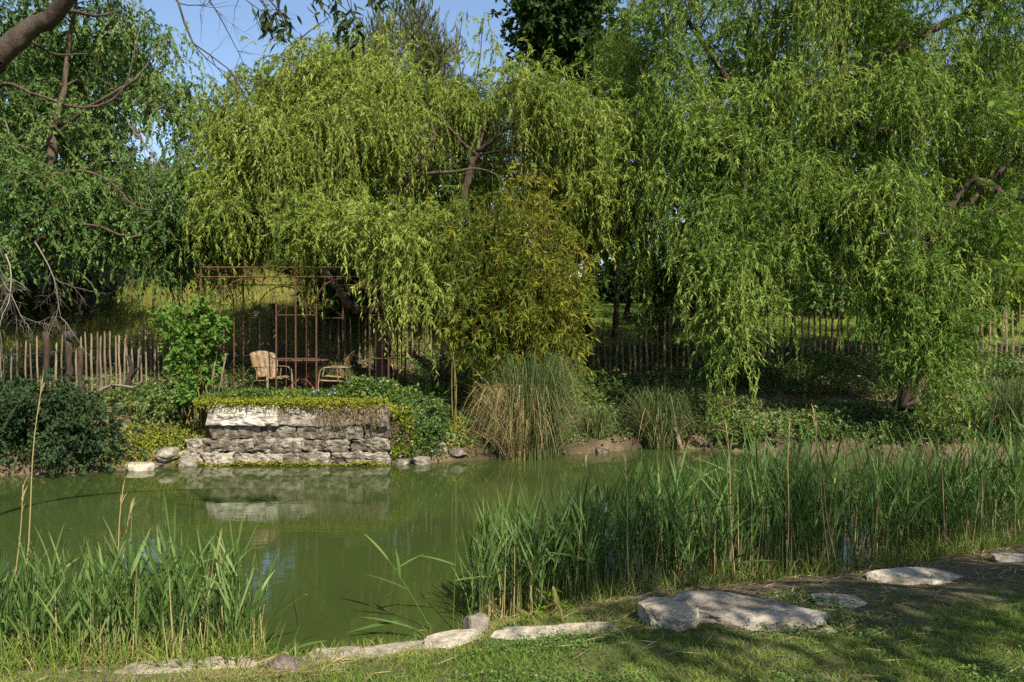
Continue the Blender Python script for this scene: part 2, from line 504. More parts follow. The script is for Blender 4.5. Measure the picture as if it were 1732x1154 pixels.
wx, wy = np.linspace(-60, 60, 25), np.linspace(1.0, 17.0, 9)
X2, Y2 = np.meshgrid(wx, wy)
ii = np.arange(8)[:, None] * 25 + np.arange(24)
F = np.stack([ii, ii + 1, ii + 26, ii + 25], -1).reshape(-1, 4)
solo('water', mesh('water', np.stack([X2, Y2, 0 * X2], -1).reshape(-1, 3), [F]), M['water'], kind='structure')

# ------------------------------------------------------------------ foliage generators
def leaf_arrays(rng, P, D, L, Wd, shape='rh', up=0.0):
    n = len(P)
    side = nrm(np.cross(D, nrm(runit(rng, n) + np.array([0, 0, up]))))
    L = np.broadcast_to(L, (n,))[:, None]
    Wd = np.broadcast_to(Wd, (n,))[:, None]
    if shape == 'tri':
        V = np.stack([P - side * Wd * 0.5, P + side * Wd * 0.5, P + D * L], 1)
    else:
        nn = np.cross(side, D)
        V = np.stack([P, P + D * L * 0.42 + side * Wd * 0.5 + nn * Wd * 0.12, P + D * L, P + D * L * 0.42 - side * Wd * 0.5 + nn * Wd * 0.12], 1)
    k = V.shape[1]
    return V.reshape(-1, 3), np.arange(n * k).reshape(n, k), k

def strands(rng, S, D, reach, drop, K, L, Wd, spread=0.6, droop=0.3, tpow=1.5, tmin=0.12, shape='tri', tone=None, sway=0.06, stems=4, stem_w=0.006, leafup=0.0):
    """arching shoots that hang; returns (leafV, leafF, leafR, stemV, stemF)"""
    n = len(S)
    reach = np.broadcast_to(reach, (n,))[:, None, None]
    drop = np.broadcast_to(drop, (n,))[:, None, None]
    down = np.array([0, 0, -1.0])
    ph = rng.uniform(0, 6.28, (n, 1, 1))
    sd = nrm(np.cross(D, down) + 1e-6)[:, None]
    def path(t):
        return S[:, None] + D[:, None] * reach * (t * (2 - t)) + down * drop * t ** tpow + sd * (sway * np.sin(t * 5 + ph) - sway * np.sin(ph))
    t = np.linspace(tmin, 1, K)[None, :, None] + rng.uniform(-0.5, 0.5, (n, K, 1)) / K
    t = np.clip(t, 0, 1)
    P = path(t)
    T = nrm(D[:, None] * reach * (2 - 2 * t) + down * drop * tpow * np.maximum(t, 1e-3) ** (tpow - 1))
    m = n * K
    P = P.reshape(-1, 3)
    d = nrm(T.reshape(-1, 3) + spread * runit(rng, m) + droop * down)
    V, F, k = leaf_arrays(rng, P, d, L * rng.uniform(0.65, 1.25, m), Wd * rng.uniform(0.7, 1.25, m), shape, leafup)
    if tone is None:
        tone = rng.uniform(0, 1, n)
    r = np.clip(0.66 * np.repeat(tone, K) + 0.34 * rng.uniform(0, 1, m), 0, 1)
    r = np.repeat(r, k)
    sv = sf = None
    if stems:
        ts = np.linspace(0, 0.97, stems + 1)[None, :, None] * np.ones((n, 1, 1))
        Q = path(ts)
        w = nrm(rng.normal(size=(n, 1, 3)) * np.array([1, 1, 0.1]))
        ww = stem_w * np.linspace(1, 0.35, stems + 1)[None, :, None]
        sv = np.stack([Q - w * ww, Q + w * ww], 2).reshape(-1, 3)
        b = np.arange(n)[:, None] * (stems + 1) * 2 + np.arange(stems) * 2
        sf = np.stack([b, b + 1, b + 3, b + 2], -1).reshape(-1, 4)
    return V, F, r, sv, sf

def sample_blobs(rng, blobs, mult=1.0):
    """blobs: (px, py, rx, ry, n, Y0, Y1) ellipses of the crown's elevation, at a mid distance, spread in depth"""
    out = []
    for (px, py, rx, ry, n, y0, y1) in blobs:
        ym = 0.5 * (y0 + y1)
        n = int(round(n * mult))
        c = W(px, py, ym)
        a = rng.uniform(0, 2 * np.pi, n)
        q = np.sqrt(rng.uniform(0, 1, n))
        dy = rng.uniform(-0.5, 0.5, n) * (y1 - y0)
        sh = np.sqrt(np.clip(1 - 0.75 * (2 * dy / (y1 - y0)) ** 2, 0.2, 1))
        out.append(np.stack([c[0] + np.cos(a) * q * sh * rx / FPX * ym, ym + dy, c[2] + np.sin(a) * q * sh * ry / FPX * ym], -1))
    return np.concatenate(out)

def build_tree(name, label, cat, base, limbs, clumps, st, leaf, bark, seed, group=None, trunk_sides=9, connect=True, branch_r=0.028, extra=None):
    """limbs: first one is the trunk, [(points, r0, r1)]; clumps (n,3); st: style dict for strands"""
    rng = R(seed)
    base = np.asarray(base, float)
    rt = root(name, base, label, cat, group)
    LP, LR = [], []
    for k, (pts, r0, r1) in enumerate(limbs):
        sp = spline(pts, max(8, 6 * len(pts)))
        sp[1:] += 0.25 * r0 * rng.normal(size=(len(sp) - 1, 3)) * 0.5
        rr = np.linspace(r0, r1, len(sp)) * (1 + 0.06 * rng.normal(size=len(sp)))
        if k == 0:
            rr[0] *= 1.5
            rr[1] *= 1.2
        part('trunk' if k == 0 else 'limb', tube(MB(), sp, rr, trunk_sides if k == 0 else 7, rough=0.06, seed=seed + k).mesh('limb', base, True), bark, rt)
        LP.append(sp)
        LR.append(rr)
    allp, allr = np.concatenate(LP), np.concatenate(LR)
    if connect and len(clumps):
        mb = MB()
        for i, c in enumerate(clumps):
            d = np.linalg.norm(allp - c, axis=1) + 1.2 * np.maximum(allp[:, 2] - c[2] - 0.2, 0)
            j = int(np.argmin(d))
            a = allp[j]
            L = np.linalg.norm(c - a)
            m1 = a * 0.6 + c * 0.4 + np.array([0, 0, 0.16 * L]) + rng.normal(size=3) * 0.09 * L
            m2 = a * 0.25 + c * 0.75 + np.array([0, 0, 0.14 * L]) + rng.normal(size=3) * 0.07 * L
            sp = spline([a, m1, m2, c], 8)
            r0 = min(allr[j] * 0.75, branch_r * (0.5 + 0.35 * L))
            tube(mb, sp, np.linspace(r0, 0.007, 8), 5, cap=False, rnd=rng.uniform())
            allp = np.vstack([allp, sp[2:6]])
            allr = np.concatenate([allr, np.linspace(r0, 0.007, 8)[2:6]])
        part('branches', mb.mesh('branches', base, True), bark, rt)
    lm, sm = MB(), MB()
    n = st['n']
    for c in clumps:
        q = n if not st.get('vary') else max(3, int(n * rng.uniform(1 - st['vary'], 1 + st['vary'])))
        d = runit(rng, q)
        d[:, 2] = st.get('rise', 0.25) + st.get('risevar', 0.3) * d[:, 2]
        d[:, :2] += st.get('out', 0.0) * nrm((c - base)[None, :2]) * rng.uniform(0.3, 1.4)
        d = nrm(d)
        S = c + rng.normal(size=(q, 3)) * st.get('jit', 0.12)
        cdrop = rng.uniform(*st.get('cdrop', (0.7, 1.15)))
        creach = 1.0
        if rng.uniform() < st.get('tassel', 0.0):
            cdrop, creach = rng.uniform(1.5, 2.4), rng.uniform(0.25, 0.5)
        ct = rng.uniform(0, 1)
        tone = np.clip(0.78 * ct + 0.22 * rng.uniform(0, 1, q), 0, 1)
        V, F, r, sv, sf = strands(rng, S, d, st['reach'] * creach * rng.uniform(0.5, 1.2, q), st['drop'] * rng.uniform(0.35, 1.2, q) * cdrop,
                                  st['K'], st['L'], st['W'], st.get('spread', 0.6), st.get('droop', 0.3), st.get('tpow', 1.5), st.get('tmin', 0.1),
                                  st.get('shape', 'tri'), tone, st.get('sway', 0.06), st.get('stems', 3), st.get('stem_w', 0.005), st.get('leafup', 0.0))
        lm.add(V, [F], r)
        if sv is not None:
            sm.add(sv, [sf], rng.uniform())
    for c in (extra if extra is not None else []):
        q = 5
        d = runit(rng, q)
        V, F, r, sv, sf = strands(rng, c + rng.normal(size=(q, 3)) * 0.05, nrm(d), rng.uniform(0.1, 0.3, q), rng.uniform(0.05, 0.5, q), 14, st['L'], st['W'], 0.9, 0.3, 1.5, 0.1, st.get('shape', 'tri'), None, 0.03, 3, 0.004)
        lm.add(V, [F], r)
        sm.add(sv, [sf], rng.uniform())
    if len(clumps):
        part('crown', lm.mesh('crown', base), leaf, rt)
        if sm.n:
            part('twigs', sm.mesh('twigs', base), M['twig'], rt)
    return rt

def ground_at(x, y):
    return np.array([x, y, float(H(x, y))])
#@@SECTION trees
# ------------------------------------------------------------------ the two willows
WIL = dict(n=22, vary=0.5, reach=0.50, drop=0.85, K=28, L=0.12, W=0.028, spread=0.9, droop=0.25, rise=0.35, risevar=0.8, jit=0.22, tpow=1.6, sway=0.10, out=0.3, cdrop=(0.1, 1.3), tassel=0.16)
b1 = ground_at(-2.75, 16.6)
cl = sample_blobs(R(1), [
    (425, 225, 65, 45, 13, 15.4, 18.0), (480, 175, 55, 40, 9, 16.0, 18.5), (570, 155, 85, 42, 20, 15.8, 18.8), (670, 160, 55, 38, 10, 16, 18.5), (610, 110, 45, 25, 5, 16.5, 18),
    (620, 220, 95, 45, 16, 15.2, 17.8), (500, 240, 100, 45, 17, 14.9, 17.2), (410, 310, 60, 50, 9, 15.0, 17.0),
    (900, 175, 95, 40, 18, 16.0, 19.0), (965, 220, 60, 50, 14, 15.2, 18.0), (1005, 300, 30, 50, 6, 15.2, 17.0), (790, 195, 70, 30, 10, 17.0, 19.0),
    (725, 395, 28, 30, 5, 14.6, 15.6), (570, 330, 60, 40, 6, 15.0, 16.6), (690, 290, 70, 50, 4, 17.8, 19.4), (850, 300, 70, 50, 6, 18.0, 19.6),
    (480, 360, 60, 25, 4, 15.6, 17.2), (640, 400, 60, 40, 6, 17.5, 19), (400, 400, 50, 40, 5, 16, 17.5), (1010, 380, 30, 30, 4, 16, 17.5), (930, 330, 50, 40, 5, 17, 18.6), (560, 370, 70, 25, 3, 14.4, 15.2), (620, 385, 30, 20, 3, 14.2, 14.8), (670, 400, 25, 20, 2, 14.2, 14.8), (720, 450, 25, 25, 3, 14.5, 15.3), (725, 500, 20, 15, 2, 14.5, 15.0), (380, 350, 40, 30, 3, 14.8, 15.6)], 2.3)
build_tree('willow_tree', 'golden green weeping willow whose shoots hang over the rusty pergola', 'tree', b1, [
    ([b1, W(648, 600, 16.6), W(655, 500, 16.6), W(650, 420, 16.7), W(662, 345, 16.8)], 0.20, 0.13),
    ([W(650, 520, 16.6), W(632, 524, 16.3), W(600, 520, 16.0), W(578, 498, 15.9), W(560, 470, 16.0), W(520, 420, 16.2)], 0.13, 0.06),
    ([W(662, 345, 16.8), W(690, 300, 16.7), W(725, 245, 16.6), W(735, 225, 16.7), W(710, 170, 17)], 0.08, 0.02),
    ([W(665, 335, 16.8), W(700, 300, 16.5), W(770, 290, 16.4), W(810, 286, 16.5), W(850, 300, 16.6)], 0.05, 0.012),
    ([W(655, 400, 16.7), W(610, 330, 16.9), W(560, 240, 17), W(520, 160, 17), W(490, 90, 17.2)], 0.10, 0.03),
    ([W(652, 460, 16.7), W(600, 400, 16.9), W(540, 330, 17), W(450, 260, 16.8)], 0.09, 0.03),
    ([W(660, 380, 16.9), W(640, 260, 17.5), W(620, 150, 17.6), W(610, 90, 17.6)], 0.09, 0.03),
    ([ground_at(-1.5, 17.4), W(760, 500, 17.3), W(775, 380, 17.2), W(795, 290, 17), W(808, 258, 16.9)], 0.13, 0.075),
    ([W(806, 262, 16.9), W(785, 245, 16.7), W(776, 235, 16.6), W(740, 190, 17), W(700, 150, 17.2)], 0.045, 0.015),
    ([W(808, 258, 16.9), W(850, 225, 16.6), W(890, 195, 16.5), W(920, 200, 16.4), W(960, 215, 16.5)], 0.055, 0.015),
    ([W(808, 262, 16.9), W(850, 256, 16.8), W(900, 258, 16.8), W(930, 270, 16.8), W(990, 290, 16.5)], 0.04, 0.014),
    ([W(800, 275, 17), W(830, 200, 17.5), W(880, 150, 17.6), W(920, 130, 17.6)], 0.05, 0.015),
    ([W(790, 170, 17.3), W(775, 100, 17.3), W(778, 60, 17.3), W(784, 22, 17.3)], 0.02, 0.006),
    ([W(800, 165, 17.3), W(812, 100, 17.3), W(815, 55, 17.3), W(820, 25, 17.3)], 0.016, 0.005),
    ([W(500, 170, 16.8), W(480, 110, 16.8), W(500, 75, 16.8), W(530, 50, 16.8), W(560, 30, 16.8)], 0.03, 0.006),
    ([W(610, 120, 17.4), W(640, 60, 17.4), W(650, 20, 17.4)], 0.02, 0.006),
], cl, WIL, M['willow_gold'], M['bark'], 101, extra=[W(a, b, 17.2) for a, b in ((778, 60), (784, 30), (815, 50), (812, 90), (820, 30), (832, 60), (845, 75), (775, 95), (540, 45), (560, 30), (500, 75), (650, 22), (655, 40), (640, 60), (690, 55), (700, 70), (600, 50), (420, 115), (390, 125), (838, 85))])

b2 = ground_at(8.05, 15.6)
cl = np.concatenate([sample_blobs(R(2), [
    (1130, 50, 120, 90, 22, 15.5, 19.5), (1330, 20, 140, 100, 26, 15, 19.5), (1590, 40, 170, 110, 30, 14.5, 19), (1850, 120, 150, 200, 16, 14.5, 18.5),
    (1120, 190, 90, 70, 15, 15.2, 18.5), (1210, 280, 80, 60, 11, 15.0, 18), (1330, 190, 110, 80, 16, 15, 18), (1530, 200, 120, 80, 20, 14.3, 17.5),
    (1690, 240, 80, 90, 13, 14.2, 17.5), (1225, 370, 65, 40, 8, 14.4, 16.0), (1110, 300, 50, 50, 7, 15.5, 17.2), (1340, 310, 70, 45, 8, 14.6, 16.8),
    (1500, 340, 80, 45, 11, 13.9, 15.6), (1420, 340, 60, 40, 6, 14.4, 16.4), (1630, 370, 50, 40, 6, 14.0, 16.0), (1620, 300, 60, 50, 6, 16, 18),
    (1380, -150, 330, 70, 14, 15, 19), (1090, 380, 35, 25, 3, 16.5, 18.0)], 2.1),
    sample_blobs(R(3), [(1225, 440, 40, 25, 5, 14.3, 15.2), (1240, 510, 28, 20, 4, 14.3, 15), (1235, 570, 25, 15, 2, 14.3, 15),
    (1500, 430, 50, 25, 5, 14.0, 15.0), (1570, 470, 35, 30, 4, 13.8, 14.8), (1600, 540, 25, 25, 3, 13.8, 14.6), (1520, 520, 25, 25, 3, 13.9, 14.6), (1570, 590, 30, 20, 4, 13.8, 14.5), (1545, 480, 40, 30, 4, 13.9, 14.8), (1590, 640, 15, 12, 2, 13.8, 14.2), (1340, 420, 40, 20, 3, 14.6, 15.8), (1700, 420, 40, 40, 3, 14.4, 16)], 1.6)])
build_tree('willow_tree', 'big deep green weeping willow spreading over the right bank behind the reeds', 'tree', b2, [
    ([b2, W(1545, 580, 15.4), W(1520, 540, 15.5), W(1478, 480, 15.6), W(1420, 400, 15.8), W(1392, 330, 16)], 0.24, 0.17),
    ([W(1392, 330, 16), W(1400, 260, 16.1), W(1425, 180, 16.2), W(1425, 140, 16.2), W(1430, 40, 16.6), W(1440, -120, 17)], 0.15, 0.05),
    ([W(1425, 145, 16.2), W(1380, 138, 16.0), W(1350, 150, 15.8), W(1300, 120, 15.8)], 0.06, 0.025),
    ([W(1425, 160, 16.2), W(1445, 190, 15.9), W(1465, 220, 15.7), W(1530, 210, 15.5)], 0.06, 0.02),
    ([W(1425, 135, 16.2), W(1520, 80, 16), W(1600, 40, 15.8), W(1700, 0, 15.6), W(1820, -60, 15.5)], 0.10, 0.03),
    ([W(1392, 330, 16), W(1320, 260, 16.4), W(1250, 160, 16.8), W(1180, 60, 17), W(1130, -20, 17)], 0.12, 0.03),
    ([W(1478, 480, 15.6), W(1560, 420, 15.4), W(1650, 330, 15.3), W(1760, 220, 15.2), W(1850, 120, 15.2)], 0.13, 0.03),
    ([ground_at(0.9, 17.8), W(940, 480, 17.8), W(1000, 420, 17.6), W(1070, 375, 17.4), W(1160, 300, 17.2), W(1190, 240, 17.2), W(1185, 170, 17.2), W(1165, 100, 17.2)], 0.19, 0.06),
    ([W(1160, 300, 17.2), W(1210, 250, 17), W(1280, 200, 17), W(1330, 180, 17)], 0.09, 0.03),
    ([W(1420, 400, 15.8), W(1340, 380, 15.4), W(1260, 370, 15.2), W(1200, 380, 15.2)], 0.08, 0.025),
    ([W(1500, 520, 15.5), W(1520, 440, 15.0), W(1540, 400, 14.8), W(1600, 430, 14.6)], 0.07, 0.02),
    ([W(1740, 340, 14.4), W(1700, 330, 14.5), W(1640, 310, 15.0), W(1560, 420, 15.4)], 0.05, 0.07),
], cl, dict(WIL, drop=0.95, reach=0.55), M['willow_green'], M['bark'], 102)

# ------------------------------------------------------------------ left tree, with a dead branch
b3 = ground_at(-10.6, 15.4)
cl = sample_blobs(R(3), [
    (90, 60, 110, 60, 14, 14.5, 18), (225, 80, 60, 60, 6, 15, 18), (310, 190, 40, 50, 6, 15.5, 17.5), (70, 200, 90, 60, 13, 14.0, 17.5),
    (200, 300, 80, 40, 10, 14.8, 17), (60, 320, 90, 60, 15, 13.8, 17), (150, 390, 90, 30, 7, 14.2, 16.5), (290, 380, 70, 40, 10, 15.0, 17.0),
    (260, 430, 50, 25, 4, 15.0, 16.6), (330, 300, 40, 40, 5, 15.5, 17), (-60, 200, 60, 200, 14, 14, 18), (100, -90, 200, 50, 12, 14, 18), (30, 420, 50, 30, 4, 13.8, 15.6), (180, 230, 60, 40, 4, 15.5, 17.5), (320, 420, 40, 40, 6, 16, 17.5)], 1.75)
LEFT = dict(n=24, vary=0.5, cdrop=(0.2, 1.6), reach=0.5, drop=0.65, K=20, L=0.10, W=0.042, spread=0.75, droop=0.3, rise=0.25, risevar=0.6, jit=0.2, tpow=1.6, shape='rh', sway=0.05)
lt = build_tree('broadleaf_tree', 'dark green drooping tree with bare grey twigs along the left edge', 'tree', b3, [
    ([b3, W(-20, 560, 15.3), W(10, 480, 15.2), W(40, 400, 15.2), W(80, 300, 15.3), W(95, 215, 15.5)], 0.17, 0.09),
    ([W(95, 215, 15.5), W(110, 150, 15.6), W(120, 60, 15.8), W(140, -40, 16)], 0.07, 0.025),
    ([W(92, 235, 15.5), W(140, 190, 15.3), W(190, 160, 15.3), W(235, 130, 15.4), W(270, 80, 15.6)], 0.045, 0.015),
    ([W(80, 300, 15.3), W(140, 290, 15), W(190, 310, 14.9), W(230, 350, 15), W(300, 360, 15.4)], 0.04, 0.014),
    ([W(50, 380, 15.2), W(20, 300, 15.6), W(-20, 180, 16), W(-60, 60, 16)], 0.07, 0.02),
    ([W(30, 430, 15.2), W(80, 400, 14.8), W(150, 380, 14.8), W(220, 400, 15), W(290, 385, 15.6)], 0.04, 0.014),
    ([W(-20, 180, 16), W(8, 143, 14.9), W(60, 160, 14.7), W(130, 182, 14.6), W(182, 174, 14.6), W(215, 140, 14.7), W(235, 60, 14.8)], 0.036, 0.012),
    ([W(80, 300, 15.3), W(170, 270, 16), W(250, 280, 16.2), W(330, 290, 16.2)], 0.035, 0.012),
], cl, LEFT, M['left_leaf'], M['bark'], 103)

def bare_twigs(mb, rng, p, d, L, r, lev, bend=(0, 0, -0.25)):
    n = 7
    pts = [np.array(p, float)]
    d = np.array(d, float)
    for i in range(n - 1):
        d = d + rng.normal(size=3) * 0.16 + np.array(bend) * 0.25
        d /= np.linalg.norm(d)
        pts.append(pts[-1] + d * L / (n - 1))
    pts = np.array(pts)
    tube(mb, pts, np.linspace(r, r * 0.35, n), 5 if lev > 1 else 3, cap=False, rnd=rng.uniform())
    if lev > 0:
        for k in range(rng.integers(3, 6)):
            i = rng.integers(1, n)
            dd = d + rng.normal(size=3) * 0.6
            bare_twigs(mb, rng, pts[i], dd / np.linalg.norm(dd), L * rng.uniform(0.4, 0.7), r * 0.5, lev - 1, bend)
mb = MB()
rg = R(4)
for (px, py, dx) in ((-30, 360, 0.5), (10, 430, 0.35), (60, 410, 0.5), (-10, 450, 0.9)):
    bare_twigs(mb, rg, W(px, py, 13.4), (dx, -0.1, -0.9), 1.4, 0.013, 3)
for (px, py, dx) in ((215, 200, 0.2), (235, 210, 0.1), (10, 205, 0.3), (260, 215, -0.2)):
    bare_twigs(mb, rg, W(px, py, 14.6), (dx, -0.1, -0.8), 0.9, 0.010, 3)
part('dead_branches', mb.mesh('dead_branches', b3, True), M['bare_twig'], lt)

# ------------------------------------------------------------------ trees and shrubs further back
def back_tree(name, label, x, y, h, blobs, leaf, seed, st, group='trees beyond the fence', r=0.16):
    b = ground_at(x, y)
    c = sample_blobs(R(seed), blobs)
    return build_tree(name, label, 'tree', b, [
        ([b, b + [0.1, 0, h * 0.35], b + [-0.1, 0.1, h * 0.7], b + [0.05, 0, h]], r, 0.04)], c, st, leaf, M['bark'], seed + 50, group)

BROAD = dict(n=26, vary=0.3, reach=0.75, drop=0.35, K=15, L=0.22, W=0.12, spread=0.9, droop=0.1, rise=0.3, risevar=0.9, jit=0.3, tpow=1.6, shape='rh', stems=0)
CONI = dict(n=26, vary=0.2, reach=0.55, drop=-0.35, K=20, L=0.15, W=0.03, spread=0.5, droop=-0.5, rise=0.4, risevar=0.5, jit=0.18, tpow=1.6, shape='tri', stems=0)
back_tree('oak_tree', 'dark leafy tree top rising against the sky behind the two willows', 2.4, 26, 11.5,
          [(950, 20, 75, 60, 26, 24, 28), (930, 70, 55, 40, 10, 24, 27), (1000, 100, 60, 60, 12, 24, 28), (1000, -60, 110, 60, 18, 24, 28), (1060, 200, 70, 70, 10, 24, 28), (990, 280, 60, 60, 8, 24, 28)], M['dark_leaf'], 11, BROAD)
def conifer(label, px, top, y, hw, bottom, seed):
    rg = R(seed)
    c = []
    for k in range(46):
        u = rg.uniform() ** 0.8
        zpy = top + (bottom - top) * u
        rad = hw * (0.15 + 0.85 * u ** 0.8)
        a = rg.uniform(0, 6.28)
        w = W(px + np.cos(a) * rad, zpy, y)
        w[1] += np.sin(a) * rad / FPX * y
        c.append(w)
    b = ground_at(W(px, 0, y)[0], y)
    tp = W(px, top + 10, y)
    return build_tree('conifer_tree', label, 'tree', b, [([b, b * 0.5 + tp * 0.5, tp], 0.14, 0.02)], np.array(c), CONI, M['conifer'], M['bark'], seed, 'trees beyond the fence')
conifer('tallest olive green conifer, pointed top against the sky above the golden willow', 700, 22, 25, 62, 330, 12)
conifer('smaller olive green conifer just right of the tallest conifer behind the golden willow', 752, 68, 25.5, 42, 330, 13)
conifer('olive green conifer mostly hidden behind the top of the golden willow', 640, 50, 27, 45, 330, 14)

hedge_spots = [
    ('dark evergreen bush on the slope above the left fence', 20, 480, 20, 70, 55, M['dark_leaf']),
    ('pale grey green bush on the grassy slope beside the dead twigs', 135, 450, 21, 70, 40, M['grey_leaf']),
    ('leafy bush on the slope behind the pergola', 400, 390, 30, 90, 50, M['left_leaf']),
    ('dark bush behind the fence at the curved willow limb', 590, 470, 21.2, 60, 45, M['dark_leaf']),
    ('added low wide bush on the slope behind the pergola, keeping sky out of the pond reflection', 510, 425, 27, 130, 50, M['left_leaf']),  # added bush: blocks bright sky that the pond would mirror
    ('added low wide bush behind the golden willow trunks, hiding mirrored sky from the pond', 720, 420, 27, 110, 60, M['left_leaf']),  # put in to cover a second patch of sky reflected in the water
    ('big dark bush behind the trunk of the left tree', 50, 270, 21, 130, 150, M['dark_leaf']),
    ('tall dark bush behind the top of the left tree', 130, 130, 23, 120, 90, M['left_leaf']),
    ('leafy bush top behind the right hand limbs of the big willow', 1640, 350, 25, 110, 80, M['left_leaf']),
    ('pale bush behind the drooping right side of the left tree', 225, 340, 24, 85, 60, M['left_leaf']),
    ('added tall leafy bush behind the left half of the golden willow, screening sky from the water', 510, 300, 27, 110, 90, M['left_leaf']),  # added backing: shuts off the sky gap that the water reflects under the crown
    ('tall bush behind the fork of the golden willow', 620, 380, 24, 100, 80, M['left_leaf']),
    ('broad dark bush behind the bamboo', 790, 400, 22, 110, 130, M['dark_leaf']),
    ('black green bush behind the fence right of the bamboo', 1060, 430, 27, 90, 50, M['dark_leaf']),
    ('tall leafy bush between the bamboo and the big willow', 950, 330, 24, 110, 100, M['left_leaf']),
    ('leafy bush behind the fence left of the big willow trunk', 1250, 390, 25, 120, 120, M['left_leaf']),
    ('tall leafy bush straight behind the big willow', 1420, 300, 26, 130, 160, M['left_leaf']),
    ('yellow green bush behind the fence at the right edge', 1690, 430, 22, 90, 90, M['willow_gold']),
    ('tall leafy bush behind the big willow towards the right edge', 1640, 250, 26, 150, 170, M['left_leaf']),
    ('high leafy bush top behind the middle of the big willow', 1240, 180, 27, 140, 130, M['left_leaf']),
    ('high leafy bush top behind the right of the big willow', 1480, 110, 28, 170, 120, M['left_leaf']),
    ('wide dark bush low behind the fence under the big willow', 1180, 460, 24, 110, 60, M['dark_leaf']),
    ('wide green bush low behind the fence right of the big willow trunk', 1400, 460, 27, 140, 60, M['left_leaf']),
    ('wide green bush low beyond the field at the right edge', 1620, 470, 29, 150, 60, M['left_leaf']),
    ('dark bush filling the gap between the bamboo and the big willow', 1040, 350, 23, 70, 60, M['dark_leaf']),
    ('far hedge bush on the horizon behind the bamboo', 860, 490, 38, 110, 45, M['left_leaf']),
    ('far hedge bush on the horizon between bamboo and big willow', 1060, 490, 38, 110, 45, M['dark_leaf']),
    ('far hedge bush on the horizon behind the left side of the big willow', 1240, 485, 39, 110, 45, M['left_leaf']),
    ('far hedge bush on the horizon behind the big willow trunk', 1420, 490, 38, 110, 45, M['left_leaf']),
    ('far hedge bush on the horizon behind the right side of the big willow', 1590, 485, 39, 110, 45, M['left_leaf']),
    ('far hedge bush on the horizon at the right edge', 1750, 490, 38, 110, 45, M['left_leaf']),
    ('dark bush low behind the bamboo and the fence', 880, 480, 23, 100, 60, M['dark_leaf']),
]
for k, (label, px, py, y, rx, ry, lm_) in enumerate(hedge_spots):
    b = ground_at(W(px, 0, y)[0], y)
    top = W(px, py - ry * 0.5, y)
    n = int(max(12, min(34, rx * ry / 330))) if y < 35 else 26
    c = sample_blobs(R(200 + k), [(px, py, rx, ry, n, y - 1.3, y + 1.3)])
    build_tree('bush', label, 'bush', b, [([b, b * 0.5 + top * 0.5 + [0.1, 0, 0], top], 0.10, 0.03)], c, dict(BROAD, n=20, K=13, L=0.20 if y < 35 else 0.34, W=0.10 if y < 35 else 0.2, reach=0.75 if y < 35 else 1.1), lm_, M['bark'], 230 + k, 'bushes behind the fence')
#@@SECTION bank plants
# ------------------------------------------------------------------ bamboo clump
def bamboo():
    rng = R(5)
    base = ground_at(-0.15, 15.0)
    rt = root('bamboo_clump', base, 'yellowing bamboo clump with thin culms in the middle of the far bank', 'bamboo')
    lm, cm = MB(), MB()
    for i in range(120):
        a, q = rng.uniform(0, 6.28), math.sqrt(rng.uniform())
        x, y = 0.06 + math.cos(a) * q * 1.0, 15.1 + math.sin(a) * q * 0.55
        p = ground_at(x, y)
        h = rng.uniform(2.6, 5.4) * (1 - 0.2 * q)
        lean = np.array([(x - 0.06) * rng.uniform(-0.1, 0.5), (y - 15.2) * 0.5 - 0.15, 0])
        pts = np.array([p + np.array([0, 0, h * t]) + lean * t * t * (1 + 0.8 * t) for t in np.linspace(0, 1, 9)])
        tube(cm, pts, np.linspace(0.012, 0.004, 9), 5, cap=False, rnd=rng.uniform())
        nb = 24
        tt = rng.uniform(0.28, 1, nb) ** 0.85
        S = np.stack([np.interp(tt, np.linspace(0, 1, 9), pts[:, k]) for k in range(3)], -1)
        d = runit(rng, nb)
        d[:, 2] = 0.15 + 0.4 * d[:, 2]
        tone = np.clip(rng.normal(0.22, 0.24, nb) + rng.normal() * 0.24 + (0.10 if x > -0.1 else -0.12), 0, 1)
        V, F, r, sv, sf = strands(rng, S, nrm(d), rng.uniform(0.25, 0.6, nb), rng.uniform(0.02, 0.25, nb), 13, 0.15, 0.024, 0.85, 0.2, 1.6, 0.25, 'rh', tone, 0.02, 2, 0.003)
        lm.add(V, [F], r)
        cm.add(sv, [sf], 0.3)
    part('culms', cm.mesh('culms', base), M['culm'], rt)
    part('foliage', lm.mesh('foliage', base), M['bamboo_leaf'], rt)
bamboo()

# ------------------------------------------------------------------ grass-like plants
def blades(rng, P, D, L, bend, width, seg=5, tone=None, twist=0.0):
    """arching ribbons: P roots, D start directions"""
    n = len(P)
    L = np.broadcast_to(L, (n,))[:, None, None]
    bend = np.broadcast_to(bend, (n,))[:, None, None]
    t = np.linspace(0, 1, seg + 1)[None, :, None]
    h = D * np.array([1, 1, 0])
    Q = P[:, None] + D[:, None] * L * t + (nrm(h + 1e-6)[:, None] * 0.35 - np.array([0, 0, 1.0])) * bend * L * t ** 2.2
    a = rng.uniform(0, 6.28, n)
    s = np.stack([np.cos(a), np.sin(a), 0 * a], -1)
    s = nrm(s - D * (s * D).sum(-1, keepdims=True))[:, None]
    wprof = np.array([0.55 + 0.45 * min(1, 3 * u) if u < 0.4 else 1 - ((u - 0.4) / 0.6) ** 1.6 * 0.94 for u in np.linspace(0, 1, seg + 1)])[None, :, None]
    w = np.broadcast_to(width, (n,))[:, None, None] * 0.5 * wprof
    V = np.stack([Q - s * w, Q + s * w], 2).reshape(-1, 3)
    b = np.arange(n)[:, None] * (seg + 1) * 2 + np.arange(seg) * 2
    F = np.stack([b, b + 1, b + 3, b + 2], -1).reshape(-1, 4)
    if tone is None:
        tone = rng.uniform(0, 1, n)
    return V, F, np.repeat(tone, (seg + 1) * 2)

